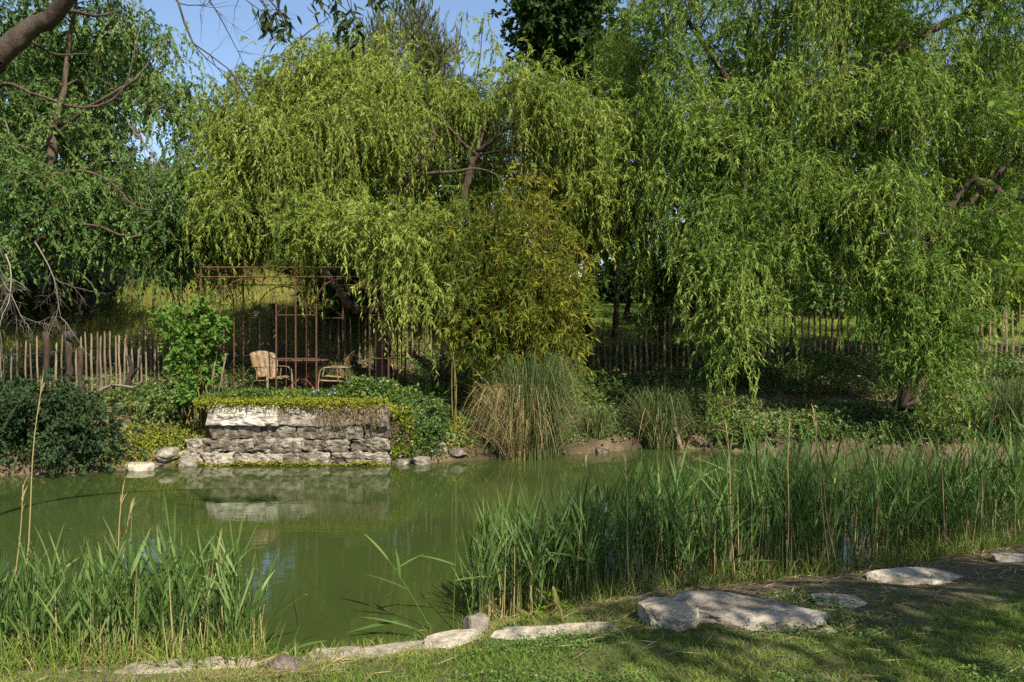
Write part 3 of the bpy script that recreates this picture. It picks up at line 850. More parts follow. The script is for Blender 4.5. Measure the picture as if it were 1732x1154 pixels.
def tussock(label, x, y, n, hgt, rad, seed, tan_left=True, name='sedge_tussock', dry=0.5, R0=0.6):
    rng = R(seed)
    b = ground_at(x, y)
    b[2] = max(b[2], 0.0)
    a = rng.uniform(0, 6.28, n)
    q = np.sqrt(rng.uniform(0, 1, n))
    P = b + np.stack([np.cos(a) * q * rad[0], np.sin(a) * q * rad[1], 0 * a - 0.03], -1)
    px = np.cos(a) * q
    isdry = rng.uniform(0, 1, n) < dry * ((0.20 + 0.70 * (1 - sstep(-0.8, 0.6, px))) if tan_left else 0.25)
    tone = np.where(isdry, rng.uniform(0.58, 1, n), rng.uniform(0.0, 0.55, n))
    a2 = a + rng.normal(size=n) * 0.5
    out = np.stack([np.cos(a2), np.sin(a2), 0 * a2], -1)
    h = hgt * rng.uniform(0.4, 1.28, n) * np.where(isdry, 0.72, 1.0)
    reach = R0 * rng.uniform(0.35, 1.25, n) * (0.25 + 0.75 * q)
    fall = np.clip(rng.uniform(0.42, 1.0, n) * (0.62 + 0.42 * q), 0.35, 0.97)
    upright = rng.uniform(0, 1, n) < 0.12
    fall = np.where(upright, 0.45, fall)
    h = np.where(upright, h * 1.2, h)
    seg = 9
    t = np.linspace(0, 1, seg + 1)[None, :, None]
    Q = P[:, None] + out[:, None] * reach[:, None, None] * t ** 1.5 + np.array([0, 0, 1.0]) * h[:, None, None] * np.sin(np.pi * t * fall[:, None, None])
    th = rng.uniform(0, 6.28, n)
    sd = np.stack([np.cos(th), np.sin(th), 0 * th], -1)[:, None]
    w = 0.0065 * rng.uniform(0.6, 1.25, n)[:, None, None] * np.interp(np.linspace(0, 1, seg + 1), [0, 0.3, 0.6, 1], [0.8, 1, 0.8, 0.12])[None, :, None]
    V = np.stack([Q - sd * w, Q + sd * w], 2).reshape(-1, 3)
    bb = np.arange(n)[:, None] * (seg + 1) * 2 + np.arange(seg) * 2
    F = np.stack([bb, bb + 1, bb + 3, bb + 2], -1).reshape(-1, 4)
    rt = root(name, b, label, 'grass tussock')
    part('blades', MB().add(V, [F], np.repeat(tone, (seg + 1) * 2)).mesh('blades', b), M['sedge'], rt)
    return rt
tussock('large arching sedge tussock, straw coloured at its foot, at the water below the bamboo', 0.28, 13.95, 3000, 1.55, (0.55, 0.28), 21, True, dry=1.0, R0=0.75)
tussock('dark sedge tussock on the shaded far bank right of the large tussock', 2.95, 15.2, 1100, 1.0, (0.34, 0.25), 22, False, R0=0.65)
tussock('dark sedge tussock at the right end of the far bank', 9.2, 14.1, 1000, 0.95, (0.34, 0.25), 23, False, R0=0.6)
tussock('small bright green grass tuft right of the large sedge tussock', 1.62, 14.9, 420, 0.5, (0.18, 0.14), 24, False, 'grass_tuft', R0=0.3)

# ------------------------------------------------------------------ leafy shrubs on the banks
def shrub(name, label, base, centres, st, leaf, seed, cat='shrub', stems=6, bark=None):
    rng = R(seed)
    base = np.asarray(base, float)
    rt = root(name, base, label, cat)
    lm, bm = MB(), MB()
    for c in centres:
        q = st['n']
        d = runit(rng, q)
        d[:, 2] = st.get('rise', 0.3) + st.get('risevar', 0.8) * d[:, 2]
        S = c + rng.normal(size=(q, 3)) * st.get('jit', 0.12)
        V, F, r, sv, sf = strands(rng, S, nrm(d), st['reach'] * rng.uniform(0.5, 1.2, q), st['drop'] * rng.uniform(0.4, 1.2, q), st['K'], st['L'], st['W'],
                                  st.get('spread', 0.8), st.get('droop', 0.1), 1.5, 0.2, 'rh', np.clip(0.5 * rng.uniform() + 0.5 * rng.uniform(0, 1, q), 0, 1), 0.02, 2, 0.003, st.get('leafup', 0.6))
        lm.add(V, [F], r)
        bm.add(sv, [sf], 0.2)
        a = base + rng.normal(size=3) * np.array([0.12, 0.08, 0])
        sp = spline([a, a * 0.5 + c * 0.5 + rng.normal(size=3) * 0.06, c], 7)
        tube(bm, sp, np.linspace(0.018, 0.005, 7), 5, cap=False, rnd=0.3)
    part('stems', bm.mesh('stems', base), bark or M['twig'], rt)
    part('foliage', lm.mesh('foliage', base), leaf, rt)
    return rt

SAP = dict(n=16, reach=0.24, drop=0.04, K=9, L=0.10, W=0.058, spread=0.9, droop=0.15, rise=0.4, risevar=0.8, jit=0.08)
rg = R(31)
cs = [W(rg.normal(338, 20), rg.uniform(535, 640), rg.uniform(13.7, 14.3)) for k in range(30)] + [W(345, 520, 14), W(352, 515, 14), W(372, 555, 14), W(305, 580, 13.9), W(300, 600, 13.9), W(320, 650, 13.7), W(330, 670, 13.6)]
shrub('sapling', 'bright green leafy sapling at the left front corner of the pergola', ground_at(-5.65, 13.95), cs, SAP, M['sapling_leaf'], 32)
JUN = dict(n=30, reach=0.36, drop=0.10, K=16, L=0.085, W=0.036, spread=0.8, droop=0.2, rise=0.25, risevar=0.7, jit=0.14)
rg = R(33)
cs = [W(rg.uniform(-60, 175), rg.uniform(660, 775), rg.uniform(12.2, 13.2)) for k in range(34)]
cs = [c for c in cs if c[2] < 1.35 - 0.42 * max(0, c[0] + 7.4)] + [W(20, 668, 12.8), W(80, 672, 12.9), W(130, 690, 12.7), W(40, 770, 12.2), W(110, 775, 12.25), W(165, 760, 12.4), W(150, 700, 12.8)]
shrub('juniper_bush', 'dark bluish bush overhanging the water at the left end of the far bank', ground_at(-7.6, 12.9), cs, JUN, M['juniper'], 34, 'bush', bark=M['bark'])
VSH = dict(n=16, reach=0.20, drop=0.08, K=9, L=0.06, W=0.032, spread=0.9, droop=0.15, rise=0.3, risevar=0.8, jit=0.1)
rg = R(35)
shrub('ivy_mound', 'mound of lit ivy under the big willow behind the dirt path', ground_at(6.6, 16.8), [W(rg.normal(1400, 32), rg.uniform(612, 650), rg.uniform(16.0, 16.8)) for k in range(12)], VSH, M['ivy'], 36, 'ivy')
rg = R(37)
shrub('ivy_mound', 'low ivy mound at the waterline below the hanging tips of the big willow', ground_at(6.9, 14.4), [W(rg.uniform(1480, 1640), rg.uniform(722, 750), rg.uniform(14.1, 14.5)) for k in range(16)], VSH, M['ivy'], 38, 'ivy')
rg = R(43)
for k, (px, py, yy, w_, lab) in enumerate([
    (1260, 735, 14.9, 45, 'leafy green mound on the waterline left of the hanging willow tips'),
    (1360, 725, 14.7, 45, 'leafy green mound in the middle of the right far bank'),
    (1200, 690, 16.0, 50, 'leafy green mound behind the dark sedge tussock'),
    (1290, 640, 17.5, 55, 'leafy green mound under the left side of the big willow'),
    (1640, 700, 15.2, 55, 'leafy green mound at the right end of the dirt path'),
    (1700, 640, 17.5, 50, 'leafy green mound before the fence at the right edge'),
    (1040, 660, 17.0, 45, 'leafy green mound right behind the large sedge tussock'),
    (700, 690, 14.4, 35, 'leafy dark mound between the pergola and the bamboo'),
    (250, 680, 14.0, 50, 'leafy dark mound on the slope left of the sapling')]):
    shrub('ivy_mound', lab, ground_at(W(px, 0, yy)[0], yy), [W(rg.normal(px, w_ * 0.6), rg.uniform(py - 14, py + 14), rg.uniform(yy - 0.3, yy + 0.3)) for q_ in range(11)], dict(VSH, n=13, L=0.075, W=0.042), M['ivy'] if k % 3 else M['vinca'], 600 + k, 'ground plant')
rg = R(39)
shrub('ivy_column', 'dark ivy grown over a fence post right of the bamboo', ground_at(W(1122, 0, 19.8)[0], 19.8), [W(rg.normal(1122, 12), rg.uniform(505, 590), 19.7) for k in range(12)], dict(VSH, L=0.08, W=0.06), M['ivy'], 40, 'ivy')
rg = R(41)
shrub('yellow_shrub', 'small yellow leaved sprig hanging at the left foot of the bamboo', ground_at(W(765, 0, 14.6)[0], 14.6), [W(762, 565, 14.5), W(765, 580, 14.5), W(770, 555, 14.5)], dict(VSH, n=8, L=0.10, W=0.03, droop=0.6), M['sedum'], 42)

# ------------------------------------------------------------------ ground cover on the far bank
def scatter(rng, n, x0, x1, y0, y1, dens):
    x, y = rng.uniform(x0, x1, n), rng.uniform(y0, y1, n)
    k = rng.uniform(0, 1, n) < dens(x, y)
    return x[k], y[k]

def cover(name, label, mat, rng, x, y, hmax, L, Wd, seed, up=0.5, cat=None, zoff=0.01, base=None):
    n = len(x)
    mound = np.clip(0.5 + 1.1 * fbm(x * 1.7, y * 1.7, 0.0, seed), 0.05, 1.3)
    z = (H(x, y) if base is None else base) + zoff + hmax * mound * rng.uniform(0, 1, n) ** 0.6
    D = nrm(runit(rng, n) * np.array([1, 1, 0.7]) + np.array([0, -0.15, 0.15]))
    V, F, k = leaf_arrays(rng, np.stack([x, y, z], -1), D, L * rng.uniform(0.6, 1.3, n), Wd * rng.uniform(0.7, 1.25, n), 'rh', up)
    tone = np.clip(0.5 + 0.55 * fbm(x * 0.8, y * 0.8, 4.0, seed + 3) + rng.uniform(-0.38, 0.38, n), 0, 1)
    return solo(name, mesh(name, V, [F], np.repeat(tone, k)), mat, label=label, cat=cat, kind='stuff')

rng = R(51)
def dens_bank(x, y):
    d = y - far_shore(x)
    nzz = fbm(x * 0.7, y * 0.9, 0, 61)
    m = sstep(0.02, 0.28, d + 0.2 * nzz) * (1 - sstep(5.6, 6.6, d))
    path = sstep(1.8, 2.1, d + 0.3 * nzz) * (1 - sstep(2.5, 2.9, d + 0.3 * nzz)) * sstep(2.3, 3.0, x)
    terr = (x > -5.5) & (x < -2.1) & (y < 13.4)
    inside = (x > -5.6) & (x < -2.3) & (y > 14.2)
    return m * (1 - 0.94 * path) * np.where(terr, 0, 1) * np.where(inside, 0.35, 1) * sstep(-0.42, 0.0, nzz + 0.12 * (y - 13)) * np.where(x < -5.6, 0.55, 1)
x, y = scatter(rng, 205000, -12, 14.5, 12.0, 21, dens_bank)
cover('ivy_cover', 'dark ivy and leafy ground cover along the far bank', M['ivy'], rng, x, y, 0.20, 0.075, 0.05, 71, 0.9, 'ground cover')

# periwinkle and yellow stonecrop on the terrace edge
def terr_z(x, y):
    return np.where(y < 13.42, 1.02 - 1.4 * np.clip(13.32 - y, 0, 1) ** 1.2 * 0 - np.clip(13.30 - y, 0, 1) * 1.5, np.maximum(H(x, y), 1.0))
rng = R(52)
n = 26000
x = rng.uniform(-5.45, -1.2, n)
y = rng.uniform(13.30, 14.75, n)
k = rng.uniform(0, 1, n) < np.where(x > -2.2, 0.8, 0.9) * sstep(14.9, 14.2, y) * (y > 13.42 + 0.12 * fbm(x * 2, 0, 0, 5))
x, y = x[k], y[k]
hm = (0.26 + 0.22 * sstep(-4.2, -2.8, x)) * (0.65 + 0.6 * fbm(x * 2.2, y * 2.2, 0, 77)) * sstep(13.30, 13.7, y)
tone_z = np.maximum(H(x, y), np.where(x < -2.15, 1.0, 0)) + 0.02 + np.clip(hm, 0.03, 1) * rng.uniform(0, 1, len(x)) ** 0.5
D = nrm(runit(rng, len(x)) + np.array([0, -0.2, 0.3]))
V, F, kk = leaf_arrays(rng, np.stack([x, y, tone_z], -1), D, 0.075 * rng.uniform(0.6, 1.3, len(x)), 0.036, 'rh', 0.7)
per = root('periwinkle', ground_at(-3.2, 13.9), 'periwinkle with small blue flowers covering the terrace above the stone wall', 'periwinkle')
pb = np.array(per.location)
part('leaves', mesh('leaves', V - pb, [F], np.repeat(np.clip(0.5 + 0.5 * fbm(x * 1.5, y * 1.5, 0, 8) + rng.uniform(-0.4, 0.4, len(x)), 0, 1), kk)), M['vinca'], per)
fl = rng.choice(np.where((x > -3.6) & (y < 14.4))[0], 75, replace=False)
fv, ff, fr = [], [], []
for q, i in enumerate(fl):
    c = np.array([x[i], y[i] - 0.02, tone_z[i] + 0.05])
    ax = nrm(np.array([[rng.normal() * 0.4, -1, 0.5 + rng.normal() * 0.3]]))[0]
    u = nrm(np.cross(ax, [[0, 0, 1]]))[0]
    w = np.cross(ax, u)
    for pz in range(5):
        a = pz * 1.2566
        e, e2, e3 = [math.cos(a + s_) * u + math.sin(a + s_) * w for s_ in (0, 0.5, -0.5)]
        b0 = len(fv)
        fv += [c, c + e2 * 0.013, c + e * 0.017 + ax * 0.003, c + e3 * 0.013]
        ff.append([b0, b0 + 1, b0 + 2, b0 + 3])
        fr += [rng.uniform()] * 4
o = part('flowers', mesh('flowers', np.array(fv) - pb, [np.array(ff)], np.array(fr)), M['flower'], per)

rng = R(53)
n = 9000
x = rng.uniform(-5.5, -1.7, n)
hang = rng.uniform(0, 1, n) ** 2.2
y = np.where(x < -2.15, 13.33 + rng.uniform(-0.10, 0.22, n), 13.45 + rng.uniform(-0.15, 0.2, n))
keep = rng.uniform(0, 1, n) < 0.35 + 0.65 * sstep(-0.2, 0.3, fbm(x * 1.6, 0, 0, 12))
x, y, hang = x[keep], y[keep], hang[keep]
edge = y < 13.32
z = np.where(x < -2.15, 1.03, 0.95) + rng.uniform(0, 0.09, len(x)) - np.where(edge, hang * 0.10, 0) - np.clip(x + 2.15, 0, 1) * 1.4 * rng.uniform(0, 1, len(x))
V, F, kk = leaf_arrays(rng, np.stack([x, y, z], -1), nrm(runit(rng, len(x)) + np.array([0, -0.3, 0])), 0.05 * rng.uniform(0.6, 1.3, len(x)), 0.026, 'rh', 0.6)
solo('stonecrop', mesh('stonecrop', V, [F], np.repeat(rng.uniform(0, 1, len(x)), kk)), M['sedum'], label='yellow stonecrop along the top edge of the stone wall', cat='ground cover', kind='stuff')

# yellow weeds over the rubble slopes on both sides of the wall
rng = R(54)
n = 26000
x = np.concatenate([rng.uniform(-2.1, -0.6, n // 2), rng.uniform(-7.1, -5.3, n // 2)])
df_ = rng.uniform(0.02, 1.1, n)
y = far_shore(x) + df_
keep = rng.uniform(0, 1, n) < sstep(-0.15, 0.35, fbm(x * 2.0, y * 2.0, 0, 14)) * np.where(x > -3, 0.95, 0.6)
x, y = x[keep], y[keep]
V, F, kk = leaf_arrays(rng, np.stack([x, y, H(x, y) + rng.uniform(0.0, 0.14, len(x))], -1), nrm(runit(rng, len(x)) + np.array([0, -0.2, 0.3])), 0.055 * rng.uniform(0.6, 1.3, len(x)), 0.03, 'rh', 0.6)
solo('yellow_weeds', mesh('yellow_weeds', V, [F], np.repeat(rng.uniform(0, 0.75, len(x)), kk)), M['sedum'], label='yellow green weeds over the rubble beside the stone wall', cat='weeds', kind='stuff')
#@@SECTION stonework
# ------------------------------------------------------------------ stone wall
def block_mesh(size, seed, amp=0.035, cuts=15):
    bm = bmesh.new()
    bmesh.ops.create_cube(bm, size=1.0)
    bmesh.ops.subdivide_edges(bm, edges=bm.edges[:], cuts=cuts, use_grid_fill=True)
    V = np.array([v.co[:] for v in bm.verts])
    s = np.array(size)
    P = V * s
    e = np.sort(np.abs(V) * 2, axis=1)
    edge = sstep(0.8, 1.0, e[:, 1])[:, None]
    P = P * (1 - 0.05 * edge * np.minimum(1, 0.25 / s))
    N = nrm(V)
    f = fbm(P[:, 0] * 3.2 + seed * 7.1, P[:, 1] * 3.2, P[:, 2] * 4.2, seed, 4)
    f2 = fbm(P[:, 0] * 9 + seed * 3.3, P[:, 1] * 9, P[:, 2] * 11, seed + 9, 3)
    rid = 1 - 2 * np.abs(fbm(P[:, 0] * 4 + seed, P[:, 1] * 4, P[:, 2] * 5, seed + 3, 3))
    f3 = fbm(P[:, 0] * 22 + seed, P[:, 1] * 22, P[:, 2] * 26, seed + 19, 2)
    P = P + N * ((amp * 1.2) * f + amp * 1.8 * f2 + amp * 0.8 * f3 + amp * 0.9 * (rid - 0.6))[:, None]
    for v, p in zip(bm.verts, P):
        v.co = p
    bmesh.ops.triangulate(bm, faces=bm.faces[:])
    me = bpy.data.meshes.new('stone')
    bm.to_mesh(me)
    bm.free()
    me.polygons.foreach_set('use_smooth', np.zeros(len(me.polygons), bool))
    return me

wall = root('stone_wall', (-3.75, 13.35, 0), 'old stone retaining wall of rough blocks at the water below the pergola', 'wall')
wl = np.array(wall.location)
rng = R(60)
courses = [  # z0, z1, front y, joints as photo columns at 13.3 m, material per block
    (0.66, 1.01, 13.30, [348, 470, 560, 656], ['stone_white', 'stone_rock', 'stone_wall']),
    (0.42, 0.66, 13.37, [352, 440, 500, 612, 656], ['stone_wall'] * 4),
    (0.20, 0.42, 13.31, [312, 345, 432, 510, 590, 655], ['stone_rock'] + ['stone_wall'] * 4),
    (-0.12, 0.20, 13.27, [306, 343, 396, 480, 556, 656], ['stone_rock', 'stone_rock', 'stone_rock', 'stone_wall', 'stone_wall']),
]
for ci, (z0, z1, yf_, js, mats) in enumerate(courses):
    for k in range(len(js) - 1):
        xa, xb = (js[k] - 866) / FPX * 13.3, (js[k + 1] - 866) / FPX * 13.3
        sz = (xb - xa - 0.008, 0.5, z1 - z0 + 0.002)
        yo = rng.uniform(-0.05, 0.05)
        c = np.array([(xa + xb) / 2, yf_ + 0.25 + yo, (z0 + z1) / 2]) - wl
        part('stone', block_mesh(sz, 300 + ci * 10 + k, 0.026 if ci < 2 else 0.040), M[mats[k]], wall, c, (rng.normal() * 0.015, rng.normal() * 0.012, rng.normal() * 0.02))
# roots and dry creepers hanging over the right half of the wall
mb = MB()
for i in range(85):
    x0 = rng.uniform(-3.3, -2.2) if i < 65 else rng.uniform(-4.9, -3.3)
    L = rng.uniform(0.15, 0.55) * (1 if i < 65 else 0.5)
    pts = [np.array([x0, 13.27, 1.03])]
    for s in range(6):
        pts.append(pts[-1] + np.array([rng.normal() * 0.035, rng.normal() * 0.008 - 0.004, -L / 6]))
    tube(mb, np.array(pts) - wl, np.linspace(0.006, 0.003, 7), 4, rnd=rng.uniform(0, 0.6), cap=False)
part('creeper_roots', mb.mesh('creeper_roots'), M['straw'], wall)
# moss at the waterline
n = 3500
x = rng.uniform(-5.7, -2.1, n)
V, F, kk = leaf_arrays(rng, np.stack([x, 13.17 + rng.uniform(-0.06, 0.10, n), rng.uniform(0.0, 0.05, n) * sstep(-0.3, 0.3, fbm(x * 2, 0, 0, 3))], -1), nrm(runit(rng, n) * np.array([1, 1, 0.3])), 0.05, 0.03, 'rh', 1.5)
part('moss', mesh('moss', V - wl, [F], np.repeat(rng.uniform(0, 1, n), kk)), M['moss'], wall)['kind'] = 'stuff'

# ------------------------------------------------------------------ rocks
def rock(name, label, c, size, seed, mat, rotz=0, planes=9, sub=4, group=None, cat='rock', amp=0.10):
    bm = bmesh.new()
    bmesh.ops.create_icosphere(bm, subdivisions=sub, radius=1.0)
    V = np.array([v.co[:] for v in bm.verts])
    rng = R(seed)
    V = V * (1 + 1.6 * amp * fbm(V[:, 0] * 1.3 + seed, V[:, 1] * 1.3, V[:, 2] * 1.3, seed, 3))[:, None]
    for k in range(planes + 8):
        nn = nrm(rng.normal(size=3) * np.array([1, 1, 0.8]))
        d = rng.uniform(0.56, 0.86)
        q = V @ nn
        V = V - np.maximum(q - d, 0)[:, None] * nn * 0.97
    top = 0.46 + 0.10 * fbm(V[:, 0] * 1.5 + seed, V[:, 1] * 1.5, 0.0, seed + 2, 3)
    V[:, 2] = np.where(V[:, 2] > top, top + (V[:, 2] - top) * 0.25, V[:, 2])
    q2 = fbm(V[:, 0] * 5 + seed, V[:, 1] * 5, V[:, 2] * 5, seed + 5, 4)
    q3 = np.abs(fbm(V[:, 0] * 1.8 + seed, V[:, 1] * 1.8, V[:, 2] * 1.8, seed + 8, 3))
    V = V * (1 + 0.7 * amp * q2 - 1.1 * amp * np.exp(-(q3 / 0.05) ** 2))[:, None]
    V = V * np.array(size) * 0.5 / 0.8
    ca, sa = math.cos(rotz), math.sin(rotz)
    V = np.stack([V[:, 0] * ca - V[:, 1] * sa, V[:, 0] * sa + V[:, 1] * ca, V[:, 2]], -1)
    for v, p in zip(bm.verts, V):
        v.co = p
    me = bpy.data.meshes.new(name)
    bm.to_mesh(me)
    bm.free()
    me.polygons.foreach_set('use_smooth', np.full(len(me.polygons), sub < 5))
    return solo(name, me, M[mat], c, label, cat, group)

def onshore(px, py, z):
    """where the sight line of a photo point meets the level z"""
    Yd = FPX * (CAMZ - z) / (py - 569.0)
    return W(px, py, Yd)

GF, GN = 'rocks along the far bank', 'rocks along the near bank'
for k, (px, py, yy, sz, mt, lab) in enumerate([
    (235, 774, 12.75, (0.46, 0.34, 0.26), 'stone_slab', 'pale flat rock at the waterline left of the stone wall'),
    (284, 738, 13.2, (0.50, 0.34, 0.30), 'stone_rock', 'pale rock half overgrown with weeds against the left end of the wall'),
    (744, 727, 13.75, (0.24, 0.24, 0.26), 'stone_rock', 'rounded boulder up on the weedy slope right of the wall'),
    (712, 770, 13.35, (0.36, 0.3, 0.27), 'stone_rock', 'angular boulder at the waterline right of the wall'),
    (682, 774, 13.35, (0.28, 0.25, 0.2), 'stone_wall', 'low rock between the wall corner and the angular boulder'),
    (1018, 742, 14.6, (0.26, 0.25, 0.22), 'stone_wall', 'small brown rock at the foot of the large sedge tussock'),
    (318, 768, 13.15, (0.34, 0.3, 0.28), 'stone_rock', 'rough rock in the rubble at the left foot of the wall'),
    (262, 772, 12.95, (0.22, 0.2, 0.16), 'stone_wall', 'small dark rock between the pale flat rock and the wall'),
    (205, 722, 13.6, (0.42, 0.3, 0.2), 'stone_wall', 'dark rock on the slope behind the bluish bush'),
    (775, 752, 13.75, (0.30, 0.25, 0.2), 'stone_wall', 'dark rock between the boulders and the large sedge tussock')]):
    c = W(px, py, yy)
    c[2] = max(float(H(c[0], c[1])), 0.0) + 0.10 * sz[2]
    rock('rock', lab, c, sz, 401 + k, mt, 0.2 + k, 6, 4, GF)
for k, (px, py, zz, sz, mt, rz, lab) in enumerate([
    (1134, 1064, 0.27, (0.36, 0.42, 0.25), 'stone_slab', 0.35, 'pale broken boulder at the left end of the flat rock by the reeds'),
    (1246, 1064, 0.25, (1.0, 0.62, 0.19), 'stone_rock', -0.10, 'long flat grey rock in the shade in front of the reeds'),
    (1562, 990, 0.20, (0.80, 0.5, 0.14), 'stone_slab', 0.1, 'thin pale stone slab lying by the reeds right of the flat rock'),
    (1425, 1040, 0.24, (0.46, 0.32, 0.12), 'stone_slab', 0.3, 'small pale slab in the shaded soil right of the flat rock'),
    (806, 1080, 0.10, (0.20, 0.22, 0.24), 'stone_rock', 0.3, 'small dark rock at the water at the left foot of the right reed bed'),
    (585, 1127, 0.07, (0.55, 0.30, 0.14), 'stone_slab', 0.02, 'pale flat slab beside the log stump at the near waterline'),
    (680, 1122, 0.08, (0.62, 0.32, 0.13), 'stone_slab', 0.12, 'pale flat slab in the middle of the near waterline'),
    (778, 1112, 0.10, (0.46, 0.30, 0.15), 'stone_slab', 0.28, 'pale flat slab at the near waterline below the small dark rock'),
    (915, 1106, 0.15, (0.58, 0.34, 0.10), 'stone_slab', 0.10, 'flat pale slab sunk in the grass right of the waterline slabs'),
    (1000, 1094, 0.18, (0.46, 0.28, 0.09), 'stone_slab', 0.12, 'thin pale slab sunk in the grass left of the broken boulder'),
    (270, 1152, 0.10, (0.55, 0.26, 0.16), 'stone_slab', 0.05, 'pale slab at the bottom edge below the left reeds'),
    (385, 1146, 0.09, (0.44, 0.26, 0.15), 'stone_slab', 0.12, 'pale slab at the bottom edge just left of the log stump'),
    (1722, 955, 0.20, (0.40, 0.3, 0.2), 'stone_slab', 0.3, 'pale rock at the right edge of the near shore behind the reeds'),
    (1400, 1083, 0.30, (0.12, 0.08, 0.05), 'stone_slab', 0.3, 'small white stone in the shaded soil right of the flat rock'),
    (1572, 1084, 0.30, (0.09, 0.07, 0.05), 'stone_slab', 0.6, 'tiny grey stone near the right end of the shaded soil')]):
    c = onshore(px, py, zz)
    c[2] = float(H(c[0], c[1])) + (0.12 if k < 2 or k == 4 else -0.12) * sz[2]
    rock('rock', lab, c, sz, 411 + k, mt, rz, 7, 5 if sz[0] > 0.3 else 3, GN, amp=0.07)

# cut stump lying at the left end of the ledge
sb = onshore(478, 1150, 0.14)
st_ = root('log_stump', sb, 'weathered cut log stump at the left end of the pale ledge', 'stump')
rng = R(430)
pts = np.array([[-0.02, 0.12, -0.02], [0, 0.06, 0.015], [0.01, 0.0, 0.04], [0.015, -0.06, 0.045], [0.02, -0.11, 0.03]])
mb = MB()
sp = spline(pts, 10)
tube(mb, sp, 0.085 * (1 + 0.12 * np.sin(np.linspace(0, 5, 10))), 22, rough=0.07, seed=3)
part('body', mb.mesh('body', smooth=True), M['deadwood'], st_, rot=(0, 0, 0.5))
mb = MB()
tube(mb, [[-0.07, -0.02, 0.06], [-0.11, -0.03, 0.11], [-0.13, -0.02, 0.16]], [0.012, 0.008, 0.004], 5)
tube(mb, [[-0.05, -0.02, 0.06], [-0.08, -0.03, 0.13]], [0.008, 0.003], 5)
part('splinter', mb.mesh('splinter', smooth=True), M['deadwood'], st_)
#@@SECTION furniture
# ------------------------------------------------------------------ pergola
GX0, GX1, GY0, GY1 = -5.87, -2.33, 14.6, 16.9
gz = 1.0
TOP, UP = 3.32, 3.50
perg = root('pergola', (GX0, GY0, gz), 'rusty iron garden pergola with round arches on the stone terrace', 'pergola')
pl = np.array(perg.location)
def bar(name, a, b, r=0.014, sides=6, mat='rust'):
    return part(name, tube(MB(), np.array([a, b], float) - pl, r, sides).mesh(name, smooth=False), M[mat], perg)
def arch(x0, x1, y, spring, apex, r=0.013, axis='x'):
    th = np.linspace(np.pi, 0, 17)
    cx, rad = (x0 + x1) / 2, (x1 - x0) / 2
    u = cx + rad * np.cos(th)
    zz = spring + (apex - spring) * np.sin(th)
    P = np.stack([u, np.full(17, y), zz], -1) if axis == 'x' else np.stack([np.full(17, y), u, zz], -1)
    return part('arch', tube(MB(), P - pl, r, 6).mesh('arch', smooth=True), M['rust'], perg)
def px2x(px):
    return (px - 866) / FPX * GY0
for yy, main in ((GY0, True), (GY1, False)):
    xs = [px2x(p) for p in (340, 372, 467, 500, 535, 625, 657)]
    for k, x_ in enumerate(xs):
        t = {0: UP, 6: UP, 3: TOP}.get(k, 2.82)
        bar('post', (x_, yy, gz - 0.05), (x_, yy, t), 0.019 if k in (0, 6) else 0.016)
    for zz in (TOP, UP):
        bar('rail', (GX0, yy - 0.02, zz), (GX1, yy - 0.02, zz), 0.014)
    arch(xs[1], xs[2], yy, 2.82, TOP - 0.03)
    arch(xs[4], xs[5], yy, 2.82, TOP - 0.03)
    for a, b in ((0, 1), (2, 4), (5, 6)):
        for zz in (1.78, 2.60):
            bar('rung', (xs[a], yy - 0.004, zz), (xs[b], yy - 0.004, zz), 0.012)
    for a, b, fr in ((0, 1, 0.5), (2, 4, 0.25), (2, 4, 0.75), (5, 6, 0.33), (5, 6, 0.66)):
        x_ = xs[a] * (1 - fr) + xs[b] * fr
        if not main:
            continue
        bar('thin_rod', (x_, yy + 0.004, gz - 0.03), (x_, yy + 0.004, 2.78 if fr in (0.25, 0.33) else 2.85), 0.006, 5)
    # rods crossed into little points above the panels
    for a, b in ((2, 4), (5, 6), (0, 1)):
        xm = (xs[a] + xs[b]) / 2
        bar('scroll', (xs[a], yy, 2.62), (xm, yy, 2.95), 0.006, 5)
        bar('scroll', (xs[b], yy, 2.62), (xm, yy, 2.95), 0.006, 5)
for x_ in (GX0, GX1):
    for zz in (TOP, UP):
        bar('rail', (x_, GY0, zz + 0.004), (x_, GY1, zz + 0.004), 0.014)
    ys = np.linspace(GY0, GY1, 5)
    for yv in ys[1:4]:
        bar('post', (x_, yv, gz - 0.05), (x_, yv, 2.82 if yv != ys[2] else TOP), 0.014)
    arch(ys[1], ys[3], x_, 2.82, TOP - 0.03, axis='y')
    for zz in (1.78, 2.60):
        bar('rung', (x_, ys[0], zz), (x_, ys[1], zz), 0.011)
        bar('rung', (x_, ys[3], zz), (x_, ys[4], zz), 0.011)
for fr in (0.33, 0.66):
    x_ = GX0 * (1 - fr) + GX1 * fr
    bar('rail', (x_, GY0, UP + 0.006), (x_, GY1, UP + 0.006), 0.011)
# small cross finial plates on the front rail
for px_ in (415, 655):
    bar('finial', (px2x(px_), GY0, UP - 0.18), (px2x(px_), GY0, UP + 0.08), 0.02)

